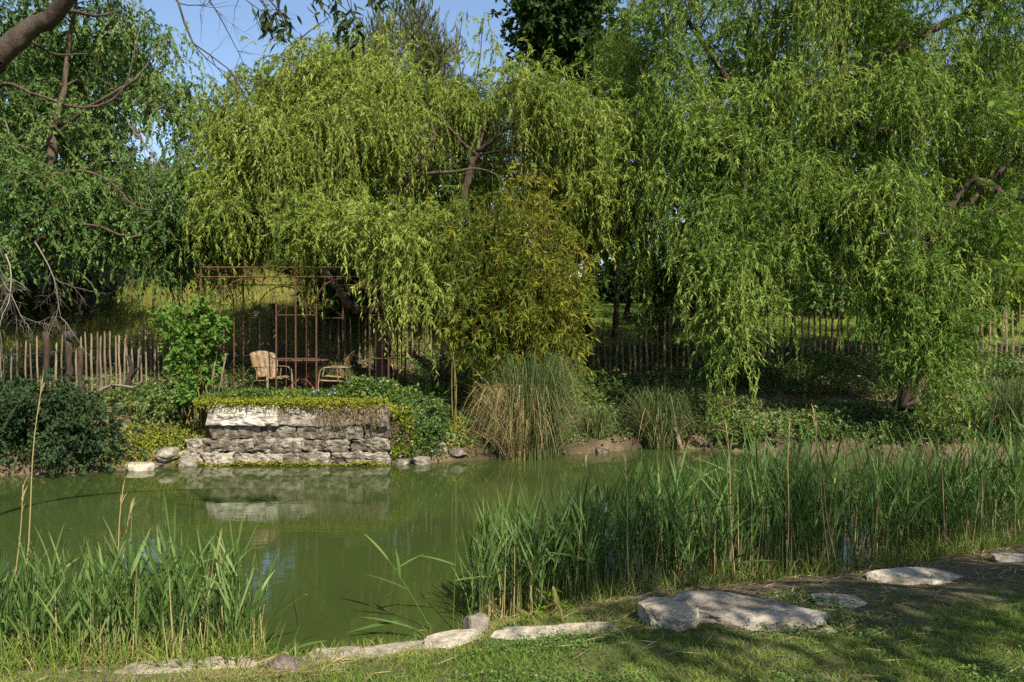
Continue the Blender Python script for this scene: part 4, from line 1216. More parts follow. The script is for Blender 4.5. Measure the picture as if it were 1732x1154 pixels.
# ------------------------------------------------------------------ metal garden chairs
def chair(label, x, y, rot):
    b = np.array([x, y, float(max(H(x, y), 0.98))])
    rt = root('garden_chair', b, label, 'chair', 'metal chairs under the pergola')
    rt.rotation_euler = (0, 0, rot)
    # local: faces +X, width along Y
    def sheet(fn, nu, nv, name):
        u, v = np.meshgrid(np.linspace(0, 1, nu), np.linspace(-1, 1, nv), indexing='ij')
        P = fn(u, v)
        i = np.arange(nu - 1)[:, None] * nv + np.arange(nv - 1)
        F = np.stack([i, i + 1, i + nv + 1, i + nv], -1).reshape(-1, 4)
        V = P.reshape(-1, 3)
        n_ = len(V)
        e = np.cross(P[1:2, 1:2] - P[0:1, 0:1], P[1:2, 0:1] - P[0:1, 1:2]).reshape(3)
        e = e / np.linalg.norm(e) * 0.006
        rim = np.concatenate([np.arange(nv - 1), np.arange(nu - 1) * nv + nv - 1, (nu - 1) * nv + np.arange(nv - 1, 0, -1), np.arange(nu - 1, 0, -1) * nv])
        r2 = np.roll(rim, -1)
        S = np.stack([rim, r2, r2 + n_, rim + n_], -1)
        return part(name, MB().add(np.vstack([V, V + e]), [F, F[:, ::-1] + n_, S]).mesh(name, smooth=False), M['cream'], rt)
    def back(u, v):
        w = 0.19 + 0.10 * np.sin(np.clip(u * 1.15, 0, 1) * np.pi * 0.62)
        top = np.where(u > 0.85, (np.abs(v) ** 2) * 0.06 * (u - 0.85) / 0.15, 0)
        ribs = 0.012 * np.cos(v * np.pi * 4)
        return np.stack([-0.18 - 0.17 * u + 0.05 * v * v + ribs + 0.02 * np.sin(u * 3), v * w, 0.37 + 0.54 * u - top], -1)
    def seat(u, v):
        ribs = 0.008 * np.cos(v * np.pi * 4)
        return np.stack([-0.20 + 0.46 * u, v * (0.21 + 0.03 * u), 0.37 + 0.045 * u + ribs - 0.05 * np.clip(u - 0.85, 0, 1) * 4 + 0.02 * v * v], -1)
    sheet(back, 12, 17, 'backrest')
    sheet(seat, 9, 17, 'seat')
    for s in (-1, 1):
        yv = 0.275 * s
        P = spline([[-0.27, yv * 0.93, 0.60], [-0.05, yv, 0.605], [0.16, yv, 0.60], [0.25, yv, 0.55], [0.285, yv, 0.42], [0.30, yv, 0.2], [0.31, yv, 0.0]], 22)
        part('arm', tube(MB(), P, 0.026, 8, flat=(1.0, 0.5)).mesh('arm', smooth=True), M['cream'], rt)
        P = spline([[0.285, yv, 0.36], [0.1, yv * 0.9, 0.345], [-0.15, yv * 0.9, 0.33], [-0.24, yv * 0.92, 0.25], [-0.33, yv, 0.0]], 14)
        part('leg', tube(MB(), P, 0.016, 7).mesh('leg', smooth=True), M['cream'], rt)
        P = np.array([[-0.05, yv, 0.60], [-0.08, yv * 0.95, 0.34]])
        part('arm_support', tube(MB(), P, 0.012, 6).mesh('arm_support'), M['cream'], rt)
    part('crossbar', tube(MB(), np.array([[-0.26, -0.27, 0.18], [-0.26, 0.27, 0.18]]), 0.011, 6).mesh('crossbar'), M['cream'], rt)
    return rt
chair('weathered cream metal garden chair on the left, turned towards the water', W(458, 0, 15.0)[0], 15.0, math.radians(-38))
chair('weathered cream metal garden chair on the right, seen in profile facing left', W(568, 0, 15.05)[0], 15.05, math.radians(186))

# table between the chairs
tb = np.array([W(512, 0, 16.0)[0], 16.0, float(max(H(-4.3, 16.0), 1.0))])
tr = root('garden_table', tb, 'dark weathered slatted table between the two metal chairs', 'table')
for k in range(6):
    part('slat', box(MB(), (-0.55, -0.36 + k * 0.122, 0.70), (0.55, -0.36 + k * 0.122 + 0.108, 0.73)).mesh('slat'), M['table'], tr)
for s in (-1, 1):
    part('leg', tube(MB(), [[-0.42 * s, 0.25 * s, 0.0], [0.36 * s, -0.25 * s, 0.70]], 0.018, 6).mesh('leg'), M['redpaint'], tr)
    part('leg', tube(MB(), [[-0.42 * s, -0.25 * s, 0.0], [0.36 * s, 0.25 * s, 0.70]], 0.018, 6).mesh('leg'), M['redpaint'], tr)
    part('apron', box(MB(), (-0.5, 0.28 * s - 0.015, 0.655), (0.5, 0.28 * s + 0.015, 0.697)).mesh('apron'), M['table'], tr)

# lantern on a thin post behind the pergola's left side
lb = ground_at(W(435, 0, 17.2)[0], 17.2)
ln = root('lantern', lb, 'small dark lantern on a thin post behind the left chair', 'lantern')
hz = W(435, 528, 17.2)[2] - lb[2]
part('post', tube(MB(), [[0, 0, -0.05], [0, 0, hz - 0.1]], 0.012, 6).mesh('post'), M['lantern'], ln)
part('cage', tube(MB(), [[0, 0, hz - 0.10], [0, 0, hz - 0.09], [0, 0, hz + 0.04]], [0.05, 0.07, 0.085], 6).mesh('cage'), M['lantern_glass'], ln)
part('cap', tube(MB(), [[0, 0, hz + 0.04], [0, 0, hz + 0.05], [0, 0, hz + 0.10], [0, 0, hz + 0.12], [0, 0, hz + 0.15]], [0.13, 0.12, 0.04, 0.015, 0.02], 8).mesh('cap'), M['lantern'], ln)

# ------------------------------------------------------------------ picket fences
def picket_mesh(seed, h=1.0):
    rng = R(seed)
    P = np.array([[0, 0, -0.1], [0.006 * rng.normal(), 0, 0.3 * h], [0.008 * rng.normal(), 0, 0.65 * h], [0.006 * rng.normal(), 0, 0.95 * h], [0, 0, h]])
    return tube(MB(), P, [0.020, 0.020, 0.019, 0.017, 0.007], 6, flat=(1, 0.55), rough=0.08, seed=seed).mesh('picket')
pk = [picket_mesh(500 + k) for k in range(7)]
for me_ in pk:
    me_.materials.append(M['picket'])
def fence(label, pts, step, h, posts, seed, lean=0.03, wires=(0.25, 0.8), scale=1.0):
    rng = R(seed)
    pts = np.array(pts, float)
    seg = np.linalg.norm(np.diff(pts, axis=0), axis=1)
    cum = np.concatenate([[0], np.cumsum(seg)])
    b = ground_at(*pts[0])
    rt = root('picket_fence', b, label, 'fence', 'paling fences behind the bank')
    def at(s):
        return np.array([np.interp(s, cum, pts[:, 0]), np.interp(s, cum, pts[:, 1])])
    s = 0.02
    while s < cum[-1]:
        p = at(s)
        g = ground_at(*p)
        part('picket', pk[rng.integers(0, 7)], None, rt, g - b, (rng.normal() * lean, rng.normal() * lean, rng.uniform(-0.4, 0.4)), (scale, scale, h * rng.uniform(0.9, 1.08)))
        s += step * rng.uniform(0.8, 1.2)
    for (sp_, ph, pr) in posts:
        p = at(sp_ * cum[-1])
        g = ground_at(*p) - b + [0, -0.06, 0]
        nn = 7
        P = np.array([[0.02 * rng.normal(), 0.02 * rng.normal(), z_] for z_ in np.linspace(-0.1, ph, nn)])
        part('post', tube(MB(), P, pr * (1 + 0.07 * rng.normal(size=nn)), 8, rough=0.07, seed=seed + int(sp_ * 100)).mesh('post', smooth=True), M['oldpost'], rt, g)
    for w_ in wires:
        ss = np.linspace(0, cum[-1], 24)
        P = np.array([ground_at(*at(q)) + [0, -0.03, w_ * h] for q in ss]) - b
        part('wire', tube(MB(), P, 0.0035, 4, cap=False).mesh('wire'), M['wire'], rt)
    return rt
left_fence = fence('close paling fence with dark old posts running back along the left edge', [(-10.2, 14.1), (-8.75, 14.5), (-7.95, 16.6), (-7.6, 17.4)], 0.11, 1.22, [(0.34, 1.35, 0.05), (0.44, 1.25, 0.06), (0.50, 1.0, 0.05)], 71, 0.035)
fence('thin paling fence behind the pergola and the bamboo', [(-7.55, 17.5), (-6.8, 18.4), (-5.6, 18.9), (-2, 19.5), (1.7, 18.95)], 0.165, 1.12, [(0.23, 1.45, 0.07), (0.64, 1.2, 0.05)], 72)
fence('thin paling fence under the big willow right of the bamboo', [(1.85, 18.9), (5, 19.0), (9, 19.1), (14.5, 19.2)], 0.15, 1.22, [(0.0, 1.3, 0.06), (0.3, 1.25, 0.05), (0.62, 1.25, 0.05)], 73, scale=1.35)
# the knotted head of the left fence's thickest post
kn = rock('knot', None, (0, 0, 0), (0.20, 0.17, 0.22), 440, 'darkwood', 0.4, 4, 3, cat=None, amp=0.16)
kn.parent = [o for o in left_fence.children if o.name.startswith('post')][1]
kn.location = (0.03, -0.02, 1.28)

# stakes, driftwood, fallen branches
sk = ground_at(-5.45, 13.75)
for k, (x0, x1, zt, lab) in enumerate(((-5.30, -5.10, 1.9, 'pale leaning garden stake beside the sapling'), (-5.42, -5.30, 1.75, 'second pale garden stake, shorter, beside the leaning stake'))):
    solo('garden_stake', tube(MB(), [[0, 0, 0], [(x1 - x0) * 0.5 + 0.005, 0, 0.45], [x1 - x0, 0.0, zt - 0.95]], [0.016, 0.015, 0.011], 6).mesh('garden_stake', smooth=True), M['deadwood'], (x0, 13.8, 0.95), lab, 'stake')
def driftwood(label, pts, r0, r1, seed, mat='darkwood', extra=()):
    pts = np.array(pts, float)
    b = pts[0]
    mb = MB()
    sp = spline(pts, 16)
    tube(mb, sp - b, np.linspace(r0, r1, 16), 8, rough=0.1, seed=seed)
    for e in extra:
        tube(mb, spline(e, 8) - b, np.linspace(r1 * 1.3, r1 * 0.5, 8), 6, rough=0.1, seed=seed + 1)
    return solo('dead_branch', mb.mesh('dead_branch', smooth=True), M[mat], b, label, 'branch')
driftwood('dark curved stub of dead wood standing before the left fence', [W(212, 660, 15.4), W(220, 640, 15.4), W(222, 620, 15.4), W(216, 602, 15.4)], 0.07, 0.03, 1, extra=[[W(221, 640, 15.4), W(230, 626, 15.3), W(238, 620, 15.3)]])
driftwood('pale fallen branch lying on the slope left of the sapling', [W(160, 665, 14.6), W(190, 652, 14.6), W(225, 655, 14.5), W(240, 645, 14.5)], 0.035, 0.015, 2, 'deadwood')
driftwood('dark forked dead branch leaning behind the left chair', [W(468, 600, 16.6), W(478, 585, 16.6), W(488, 578, 16.6), W(492, 565, 16.6)], 0.05, 0.02, 3, extra=[[W(488, 578, 16.6), W(482, 570, 16.6), W(481, 562, 16.6)]])
driftwood('dark bent dead branch behind the back of the left chair', [W(436, 592, 16.4), W(448, 580, 16.4), W(458, 590, 16.4), W(462, 600, 16.4)], 0.035, 0.02, 4, extra=[[W(455, 588, 16.4), W(450, 578, 16.4), W(446, 574, 16.4)]])
driftwood('old pale root stub at the waterline by the dark sedge tussock', [W(1150, 755, 14.9), W(1146, 735, 14.95), W(1140, 718, 15.0), W(1142, 705, 15.05)], 0.05, 0.03, 5, 'deadwood')
#@@SECTION near bank
# ------------------------------------------------------------------ reed beds
def reed_bed(label, pts_fn, n, hgt, seed, tone_mu=0.5, dry=0.35, leaf_w=0.017, leafL=0.36, name='reeds'):
    rng = R(seed)
    P = pts_fn(rng, n)
    P[:, 2] = np.maximum(H(P[:, 0], P[:, 1]), -0.12) - 0.02
    isdry = rng.uniform(0, 1, n) < dry
    h = hgt(P[:, 0]) * rng.uniform(0.52, 1.18, n)
    lean = rng.normal(size=(n, 2)) * 0.07
    D = nrm(np.concatenate([lean, np.ones((n, 1))], 1))
    g, d_ = MB(), MB()
    # stems
    for sel, mb, wv in ((~isdry, g, 0.008), (isdry, d_, 0.007)):
        m = int(sel.sum())
        if not m:
            continue
        for k in range(2):
            V, F, r = blades(rng, P[sel], D[sel], h[sel] * np.where(isdry[sel], rng.uniform(0.45, 1.0, m), 0.9), 0.02, wv, 4, np.clip(rng.normal(tone_mu + 0.15, 0.2, m), 0, 1))
            mb.add(V, [F], r)
    # leaves
    gi = np.where(~isdry)[0]
    for lv in range(6):
        t = (0.42 + 0.54 * (lv + rng.uniform(-0.4, 0.4, len(gi))) / 5).clip(0.12, 0.95)
        S = P[gi] + D[gi] * (h[gi] * t * 0.9)[:, None]
        a = rng.uniform(0, 6.28, len(gi))
        el = rng.uniform(0.28, 0.75, len(gi)) * (1.15 - 0.5 * t)
        LD = nrm(np.stack([np.cos(a) * np.sin(el), np.sin(a) * np.sin(el), np.cos(el)], -1) + D[gi] * 0.1)
        V, F, r = blades(rng, S, LD, leafL * rng.uniform(0.6, 1.25, len(gi)), rng.uniform(0.0, 0.22, len(gi)) ** 1.4 * 1.2, leaf_w * rng.uniform(0.6, 1.25, len(gi)), 4, np.clip(rng.normal(tone_mu, 0.22, len(gi)), 0, 1))
        g.add(V, [F], r)
    m = int(n * 0.30)
    gq = rng.choice(gi, min(m, len(gi)), replace=False)
    m = len(gq)
    a = rng.uniform(0, 6.28, m)
    el = rng.uniform(0.3, 1.25, m)
    V, F, r = blades(rng, P[gq] + D[gq] * (h[gq] * rng.uniform(0.3, 0.85, m))[:, None], nrm(np.stack([np.cos(a) * np.sin(el), np.sin(a) * np.sin(el), np.cos(el)], -1)), leafL * rng.uniform(0.8, 1.6, m), rng.uniform(0, 0.25, m), leaf_w * rng.uniform(1.1, 1.9, m), 6, np.clip(rng.normal(tone_mu + 0.1, 0.25, m), 0, 1))
    g.add(V, [F], r)
    # broken straw leaning about the foot
    m = int(n * 0.5)
    Q = P[rng.integers(0, n, m)] + rng.normal(size=(m, 3)) * np.array([0.06, 0.06, 0])
    a = rng.uniform(0, 6.28, m)
    V, F, r = blades(rng, Q, nrm(np.stack([np.cos(a) * 0.5, np.sin(a) * 0.5, np.ones(m)], -1)), rng.uniform(0.1, 0.45, m), 0.2, 0.008, 3, rng.uniform(0, 1, m))
    d_.add(V, [F], r)
    b = np.array([P[:, 0].mean(), P[:, 1].mean(), 0.0])
    rt = root(name, b, label, 'reeds')
    rt['kind'] = 'stuff'
    part('green_reeds', g.mesh('green_reeds', b), M['reed'], rt)
    part('dry_reeds', d_.mesh('dry_reeds', b), M['dry_reed'], rt)
    return rt

def strip(x0, x1, lo, hi):
    def f(rng, n):
        x = rng.uniform(x0, x1, n)
        # clumpy along the shore
        y = near_shore(x) + rng.uniform(lo, hi, n)
        return np.stack([x, y, 0 * x], -1)
    return f
def curve(xs, hs):
    return lambda x: np.interp(x, xs, hs)
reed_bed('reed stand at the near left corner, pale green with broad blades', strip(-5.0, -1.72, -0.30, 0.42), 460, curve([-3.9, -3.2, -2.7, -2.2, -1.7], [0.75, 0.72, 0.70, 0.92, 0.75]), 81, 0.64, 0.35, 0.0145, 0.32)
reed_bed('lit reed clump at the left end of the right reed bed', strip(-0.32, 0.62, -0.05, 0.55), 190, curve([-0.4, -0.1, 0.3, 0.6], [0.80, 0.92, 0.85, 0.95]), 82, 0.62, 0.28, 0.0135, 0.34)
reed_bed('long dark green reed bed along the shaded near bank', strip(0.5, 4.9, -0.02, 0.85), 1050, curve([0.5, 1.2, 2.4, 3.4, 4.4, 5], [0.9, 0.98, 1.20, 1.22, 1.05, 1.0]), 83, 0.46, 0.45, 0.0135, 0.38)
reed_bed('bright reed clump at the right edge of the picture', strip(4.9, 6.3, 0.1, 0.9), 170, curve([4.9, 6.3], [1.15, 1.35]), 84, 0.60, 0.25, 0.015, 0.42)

# tall dry stalks that stand out singly
rng = R(85)
stalks = [  # foot px,py ; top px,py
    ((25, 1090), (72, 640), 'tallest dry reed stalk at the left edge, leaning over the left fence'), ((15, 1085), (38, 820), 'dry reed stalk left of the tallest one at the left edge'),
    ((182, 1130), (213, 790), 'dry bent reed stalk rising from the middle of the left reeds'), ((196, 1130), (222, 850), 'thin dry reed stalk just right of the bent one in the left reeds'),
    ((1000, 1010), (990, 770), 'pale dry stalk above the left part of the right reed bed'), ((1065, 1015), (1057, 775), 'dry stalk beside the leftmost dark reeds, before open water'),
    ((1405, 985), (1376, 690), 'tall feathery dry stalk in the middle of the right reed bed'), ((1420, 985), (1384, 760), 'dry stalk leaning against the tall feathery one'),
    ((1330, 985), (1336, 720), 'slim dry stalk left of the tall feathery one'), ((1245, 990), (1228, 720), 'slim pale stalk over the left half of the right reed bed'),
    ((1600, 960), (1592, 770), 'dry stalk near the right end of the reed bed'),
]
for k, (f, t, lab) in enumerate(stalks):
    a = onshore(f[0], f[1], 0.05)
    a[2] = max(float(H(a[0], a[1])), -0.1)
    b = W(t[0], t[1], a[1] + 0.05)
    sp = spline([a, a * 0.6 + b * 0.4 + rng.normal(size=3) * 0.015, a * 0.25 + b * 0.75 + rng.normal(size=3) * 0.02, b], 12)
    rt = root('dry_reed_stalk', a, lab, 'reed stalk', 'dry reed stalks')
    part('stem', tube(MB(), sp - a, np.linspace(0.006, 0.0025, 12), 6).mesh('stem', smooth=True), M['dry_reed'], rt)
    m = 16
    S = sp[-1] - (sp[-1] - sp[-4]) * rng.uniform(0, 1, (m, 1)) - a
    V, F, r = blades(rng, S, nrm(nrm(sp[-1] - sp[-4])[None] + 0.22 * runit(rng, m)), rng.uniform(0.04, 0.12, m), 0.15, 0.006, 2, rng.uniform(0.3, 1, m))
    part('plume', MB().add(V, [F], r).mesh('plume'), M['dry_reed'], rt)

# single reed shoots over open water
shoots = [
    ((765, 1062), (772, 905), [(0.55, (1, -0.1, 0.25), 0.30), (0.7, (-0.9, 0, 0.35), 0.30), (0.95, (0.1, 0, 1), 0.26)], 'upright reed shoot standing alone at the left of the right reed bed'),
    ((742, 1062), (655, 945), [(0.6, (-0.9, 0, 0.45), 0.36), (0.85, (0.7, 0, 0.5), 0.26), (0.98, (-0.6, 0, 0.8), 0.3), (0.75, (-0.1, 0, 1), 0.26)], 'leaning reed shoot with spread blades over the open water'),
    ((745, 1082), (655, 1045), [(0.5, (-1, 0, 0.35), 0.40), (0.8, (-1, 0, -0.12), 0.36)], 'low reed shoot lying almost flat over the water'),
    ((485, 1108), (505, 1060), [(0.7, (0.55, 0, 0.8), 0.42), (0.9, (-0.1, 0, 1), 0.3), (0.4, (0.9, 0, 0.35), 0.25)], 'young reed shoot behind the log stump'),
    ((425, 1105), (470, 1030), [(0.8, (0.75, 0, 0.7), 0.34), (0.6, (0.4, 0, 1), 0.42)], 'reed shoot leaning right from the left reed stand'),
]
for k, (f, t, lv, lab) in enumerate(shoots):
    a = onshore(f[0], f[1], 0.02)
    a[2] = max(float(H(a[0], a[1])), -0.1)
    b = W(t[0], t[1], a[1] + 0.08)
    sp = spline([a, a * 0.5 + b * 0.5 + [0, 0, 0.02], b], 10)
    rt = root('reed_shoot', a, lab, 'reed', 'single reed shoots')
    part('stem', tube(MB(), sp - a, np.linspace(0.0055, 0.003, 10), 6).mesh('stem', smooth=True), M['reed'], rt)
    for (u, d, L) in lv:
        S = np.array([[np.interp(u, np.linspace(0, 1, 10), sp[:, q]) for q in range(3)]]) - a
        V, F, r = blades(rng, S, nrm(np.array([d], float)), L, 0.12, 0.022, 7, np.array([rng.uniform(0.5, 0.9)]))
        part('blade', MB().add(V, [F], r).mesh('blade'), M['reed'], rt)

# ------------------------------------------------------------------ lawn, clover, straw
rng = R(91)
def dens_lawn(x, y):
    d = near_shore(x) - y
    nn = fbm(x * 1.4, y * 1.4, 0, 95)
    bare = sstep(0.8, 1.6, x) * (1 - sstep(1.6, 2.4, d + 0.7 * nn)) * 0.93
    return sstep(0.30, 0.75, d + 0.45 * nn) * (1 - bare) * sstep(-0.55, 0.05, nn)
x, y = scatter(rng, 230000, -3.5, 5.8, 3.6, 8.0, dens_lawn)
n = len(x)
a = rng.uniform(0, 6.28, n)
D = nrm(np.stack([np.cos(a) * 0.8, np.sin(a) * 0.8, rng.uniform(0.3, 1.3, n)], -1))
tone = np.clip(0.42 + 0.5 * fbm(x * 1.2, y * 1.2, 0, 96) + rng.uniform(-0.3, 0.3, n) + 0.22 * (1 - sstep(0.5, 1.3, near_shore(x) - y)), 0, 1)
V, F, k = leaf_arrays(rng, np.stack([x, y, H(x, y) - 0.005], -1), D, rng.uniform(0.02, 0.065, n), rng.uniform(0.005, 0.008, n), 'tri')
solo('lawn_grass', mesh('lawn_grass', V, [F], np.repeat(tone, k)), M['lawn'], label='short patchy lawn grass on the near bank', cat='grass', kind='stuff')
x, y = scatter(rng, 42000, -1.5, 5.0, 3.6, 6.5, lambda x, y: sstep(-0.1, 0.3, fbm(x * 1.0, y * 1.6, 0, 98)) * sstep(0.95, 1.35, near_shore(x) - y + 0.1 * x))
n = len(x)
D = nrm(runit(rng, n) * np.array([1, 1, 0.35]) + np.array([0, 0, 0.1]))
V, F, k = leaf_arrays(rng, np.stack([x, y, H(x, y) + rng.uniform(0.01, 0.045, n)], -1), D, rng.uniform(0.015, 0.028, n), rng.uniform(0.012, 0.02, n), 'rh', 1.6)
solo('clover', mesh('clover', V, [F], np.repeat(rng.uniform(0, 1, n), k)), M['clover'], label='clover patches in the lawn at the bottom of the picture', cat='clover', kind='stuff')
# straw and dead reed bits
x, y = scatter(rng, 26000, -3.6, 6.0, 3.6, 8.6, lambda x, y: sstep(0.05, 0.25, near_shore(x) - y + 0.1) * (1 - 0.8 * sstep(0.8, 1.7, near_shore(x) - y - 0.12 * np.clip(x, 0, 9))) * sstep(-0.4, 0.2, fbm(x * 1.5, y * 1.5, 2, 99)))
n = len(x)
a = rng.normal(0.1, 0.9, n)
D = nrm(np.stack([np.cos(a), np.sin(a), rng.normal(size=n) * 0.12 + 0.03], -1))
V, F, k = leaf_arrays(rng, np.stack([x, y, H(x, y) + rng.uniform(0.003, 0.03, n)], -1), D, rng.uniform(0.04, 0.22, n), rng.uniform(0.003, 0.008, n), 'rh', 2.0)
solo('straw_litter', mesh('straw_litter', V, [F], np.repeat(rng.uniform(0, 1, n) ** 1.5, k)), M['straw'], label='dry straw and reed litter on the near bank', cat='straw', kind='stuff')
def shore_grass(name, label, x0, x1, lo, hi, n, h, seed, clumpy=1.0):
    rng = R(seed)
    x = rng.uniform(x0, x1, n)
    y = near_shore(x) + rng.uniform(lo, hi, n)
    k = rng.uniform(0, 1, n) < 1 - clumpy * (1 - sstep(-0.15, 0.3, fbm(x * 2.6, y * 2.6, 0, seed)))
    x, y = x[k], y[k]
    n = len(x)
    P = np.stack([x, y, np.maximum(H(x, y), -0.05) - 0.01], -1)
    D = nrm(np.stack([rng.normal(size=n) * 0.28, rng.normal(size=n) * 0.28, np.ones(n)], -1))
    V, F, r = blades(rng, P, D, h * rng.uniform(0.35, 1.2, n), rng.uniform(0, 0.5, n), 0.006 * rng.uniform(0.6, 1.3, n), 4, np.clip(0.5 + rng.normal(size=n) * 0.25, 0, 1))
    solo(name, MB().add(V, [F], r).mesh(name), M['lawn'], label=label, cat='grass', kind='stuff')
shore_grass('shore_grass', 'fine grass at the foot of the left reed stand', -3.8, -1.6, -0.55, 0.1, 2600, 0.34, 131, 0.5)
shore_grass('shore_grass', 'grass tufts along the near waterline in the middle', -1.7, 0.6, -0.35, 0.02, 1500, 0.16, 132)
shore_grass('shore_grass', 'thin grass at the foot of the shaded reed bed', 0.6, 5.2, -0.35, 0.2, 3200, 0.28, 133, 0.8)
# weeds at the foot of the lit reed clump
rg = R(92)
shrub('weed_plant', 'leafy bright weed at the foot of the lit reed clump', ground_at(0.25, 5.75), [onshore(px_, py_, 0.2) + [0, 0, 0.0] for px_, py_ in ((905, 1060), (930, 1045), (985, 1055), (880, 1070), (955, 1070), (990, 1062), (945, 1020))],
      dict(n=8, reach=0.09, drop=0.02, K=7, L=0.045, W=0.022, spread=0.9, rise=0.3, risevar=0.6, jit=0.03), M['fresh_leaf'], 93, 'weed')
# meadow on the slope behind the fence, lawn on the right
x, y = scatter(rng, 70000, -17, 0, 18.2, 34, lambda x, y: sstep(6.2, 7.2, y - far_shore(x)))
n = len(x)
a = rng.uniform(0, 6.28, n)
D = nrm(np.stack([np.cos(a) * 0.45, np.sin(a) * 0.45, np.ones(n)], -1))
tone = np.clip(0.5 + 0.6 * fbm(x * 0.5, y * 0.5, 0, 97) + rng.uniform(-0.3, 0.3, n), 0, 1)
V, F, k = leaf_arrays(rng, np.stack([x, y, H(x, y) - 0.02], -1), D, rng.uniform(0.2, 0.5, n), rng.uniform(0.012, 0.022, n), 'tri')
solo('meadow_grass', mesh('meadow_grass', V, [F], np.repeat(tone, k)), M['meadow'], label='dry long meadow grass on the slope behind the left fence', cat='grass', kind='stuff')
x, y = scatter(rng, 30000, 0, 18, 20.3, 34, lambda x, y: 1 + 0 * x)
n = len(x)
a = rng.uniform(0, 6.28, n)
D = nrm(np.stack([np.cos(a) * 0.5, np.sin(a) * 0.5, np.ones(n)], -1))
V, F, k = leaf_arrays(rng, np.stack([x, y, H(x, y) - 0.02], -1), D, rng.uniform(0.1, 0.25, n), rng.uniform(0.012, 0.022, n), 'tri')
solo('field_grass', mesh('field_grass', V, [F], np.repeat(rng.uniform(0, 0.4, n), k)), M['meadow'], label='bright green field seen between the pales on the right', cat='grass', kind='stuff')
x, y = scatter(rng, 9000, -9, 10, 5.0, 15.5, lambda x, y: (0.05 + 0.95 * np.exp(-np.clip(far_shore(x) - y, 0, 9) / 0.35) + 0.6 * np.exp(-np.clip(y - near_shore(x), 0, 9) / 0.5)) * sstep(-0.2, 0.3, fbm(x * 0.9, y * 1.6, 5, 88)) * (y < far_shore(x)) * (y > near_shore(x)))
n = len(x)
V, F, k = leaf_arrays(rng, np.stack([x, y, np.full(n, 0.004)], -1), nrm(np.stack([rng.normal(size=n), rng.normal(size=n), 0 * x], -1)), rng.uniform(0.015, 0.06, n), rng.uniform(0.008, 0.016, n), 'rh', 6.0)
solo('floating_leaves', mesh('floating_leaves', V, [F], np.repeat(rng.uniform(0, 1, n), k)), M['straw'], label='small fallen leaves floating on the pond', cat='floating leaves', kind='stuff')
# leaf litter on the far bank
x, y = scatter(rng, 34000, -8, 11, 12.5, 19.5, lambda x, y: sstep(0.0, 0.2, y - far_shore(x)) * np.where((x > -5.5) & (x < -2.1) & (y < 13.45), 0, 1))
n = len(x)
D = nrm(runit(rng, n) * np.array([1, 1, 0.15]))
V, F, k = leaf_arrays(rng, np.stack([x, y, H(x, y) + rng.uniform(0.004, 0.02, n)], -1), D, rng.uniform(0.05, 0.16, n), rng.uniform(0.008, 0.02, n), 'rh', 2.0)
solo('leaf_litter', mesh('leaf_litter', V, [F], np.repeat(rng.uniform(0, 1, n) ** 1.6, k)), M['straw'], label='dry fallen leaves and twigs on the far bank', cat='leaf litter', kind='stuff')

# ------------------------------------------------------------------ near trees: left limb over the corner, right sprigs
bN = ground_at(-4.3, 2.5)
rng = R(110)
nt_ = root('overhanging_tree', bN, 'near tree whose thick limb and dark leaf sprays cross the upper left corner', 'tree')
limbsN = [
    ([bN, bN + [0.1, 0, 0.9], [-4.1, 2.6, 1.7], [-3.5, 2.75, 2.4]], 0.20, 0.10),
    ([[-3.5, 2.75, 2.4], [-2.6, 2.95, 2.85], W(-30, 118, 3.0), W(0, 95, 3.0), W(55, 48, 3.0), W(110, 5, 2.97), [-1.35, 2.75, 3.9], [-1.0, 2.3, 4.6]], 0.055, 0.022),
    ([[-4.1, 2.6, 1.7], [-4.3, 4.2, 3.9], [-3.9, 5.7, 5.1], [-2.2, 6.2, 5.5], [-0.6, 6.2, 5.5]], 0.06, 0.012),
    ([[-4.3, 4.2, 3.9], [-5.2, 5.4, 4.8], [-5.8, 6.4, 5.6]], 0.026, 0.008),
    ([[-4.1, 2.6, 1.7], [-4.9, 3.2, 4.0], [-6.0, 3.5, 5.8], [-6.6, 3.6, 7.0]], 0.12, 0.04),
    ([W(55, 48, 3.0), W(110, 20, 3.2), W(165, 28, 3.35), W(210, 18, 3.5)], 0.012, 0.004),
    ([W(32, 68, 3.0), W(60, 75, 3.1), W(95, 93, 3.2), W(150, 92, 3.4)], 0.008, 0.003),
]
LPn = []
for k, (pts, r0, r1) in enumerate(limbsN):
    sp = spline(pts, 7 * len(pts))
    part('trunk' if k == 0 else 'limb', tube(MB(), sp, np.linspace(r0, r1, len(sp)) * (1 + 0.05 * rng.normal(size=len(sp))), 10, rough=0.05, seed=k).mesh('limb', bN, True), M['bark_pale'], nt_)
    LPn.append(sp)
mb = MB()
for (p, d, L, r) in ((W(286, -20, 6.2), (0.35, 0, -0.5), 1.0, 0.011), (W(340, -25, 6.3), (0.4, 0, -0.45), 0.7, 0.007), (W(380, -20, 6.3), (0.5, 0, -0.3), 0.6, 0.006), (W(430, -30, 6.2), (0.3, 0, -0.6), 0.5, 0.006), (W(150, 120, 8.3), (0.6, 0, -0.4), 0.8, 0.006)):
    bare_twigs(mb, rng, p, np.array(d) / np.linalg.norm(d), L, r, 2, (0.25, 0, -0.10))
    j = LPn[2][np.argmin(np.linalg.norm(LPn[2] - p, axis=1))]
    tube(mb, [j, (np.array(j) + p) / 2 + [0, 0, 0.05], p], [r * 1.3, r * 1.15, r], 5)
part('bare_twigs', mb.mesh('bare_twigs', bN, True), M['bark_pale'], nt_)
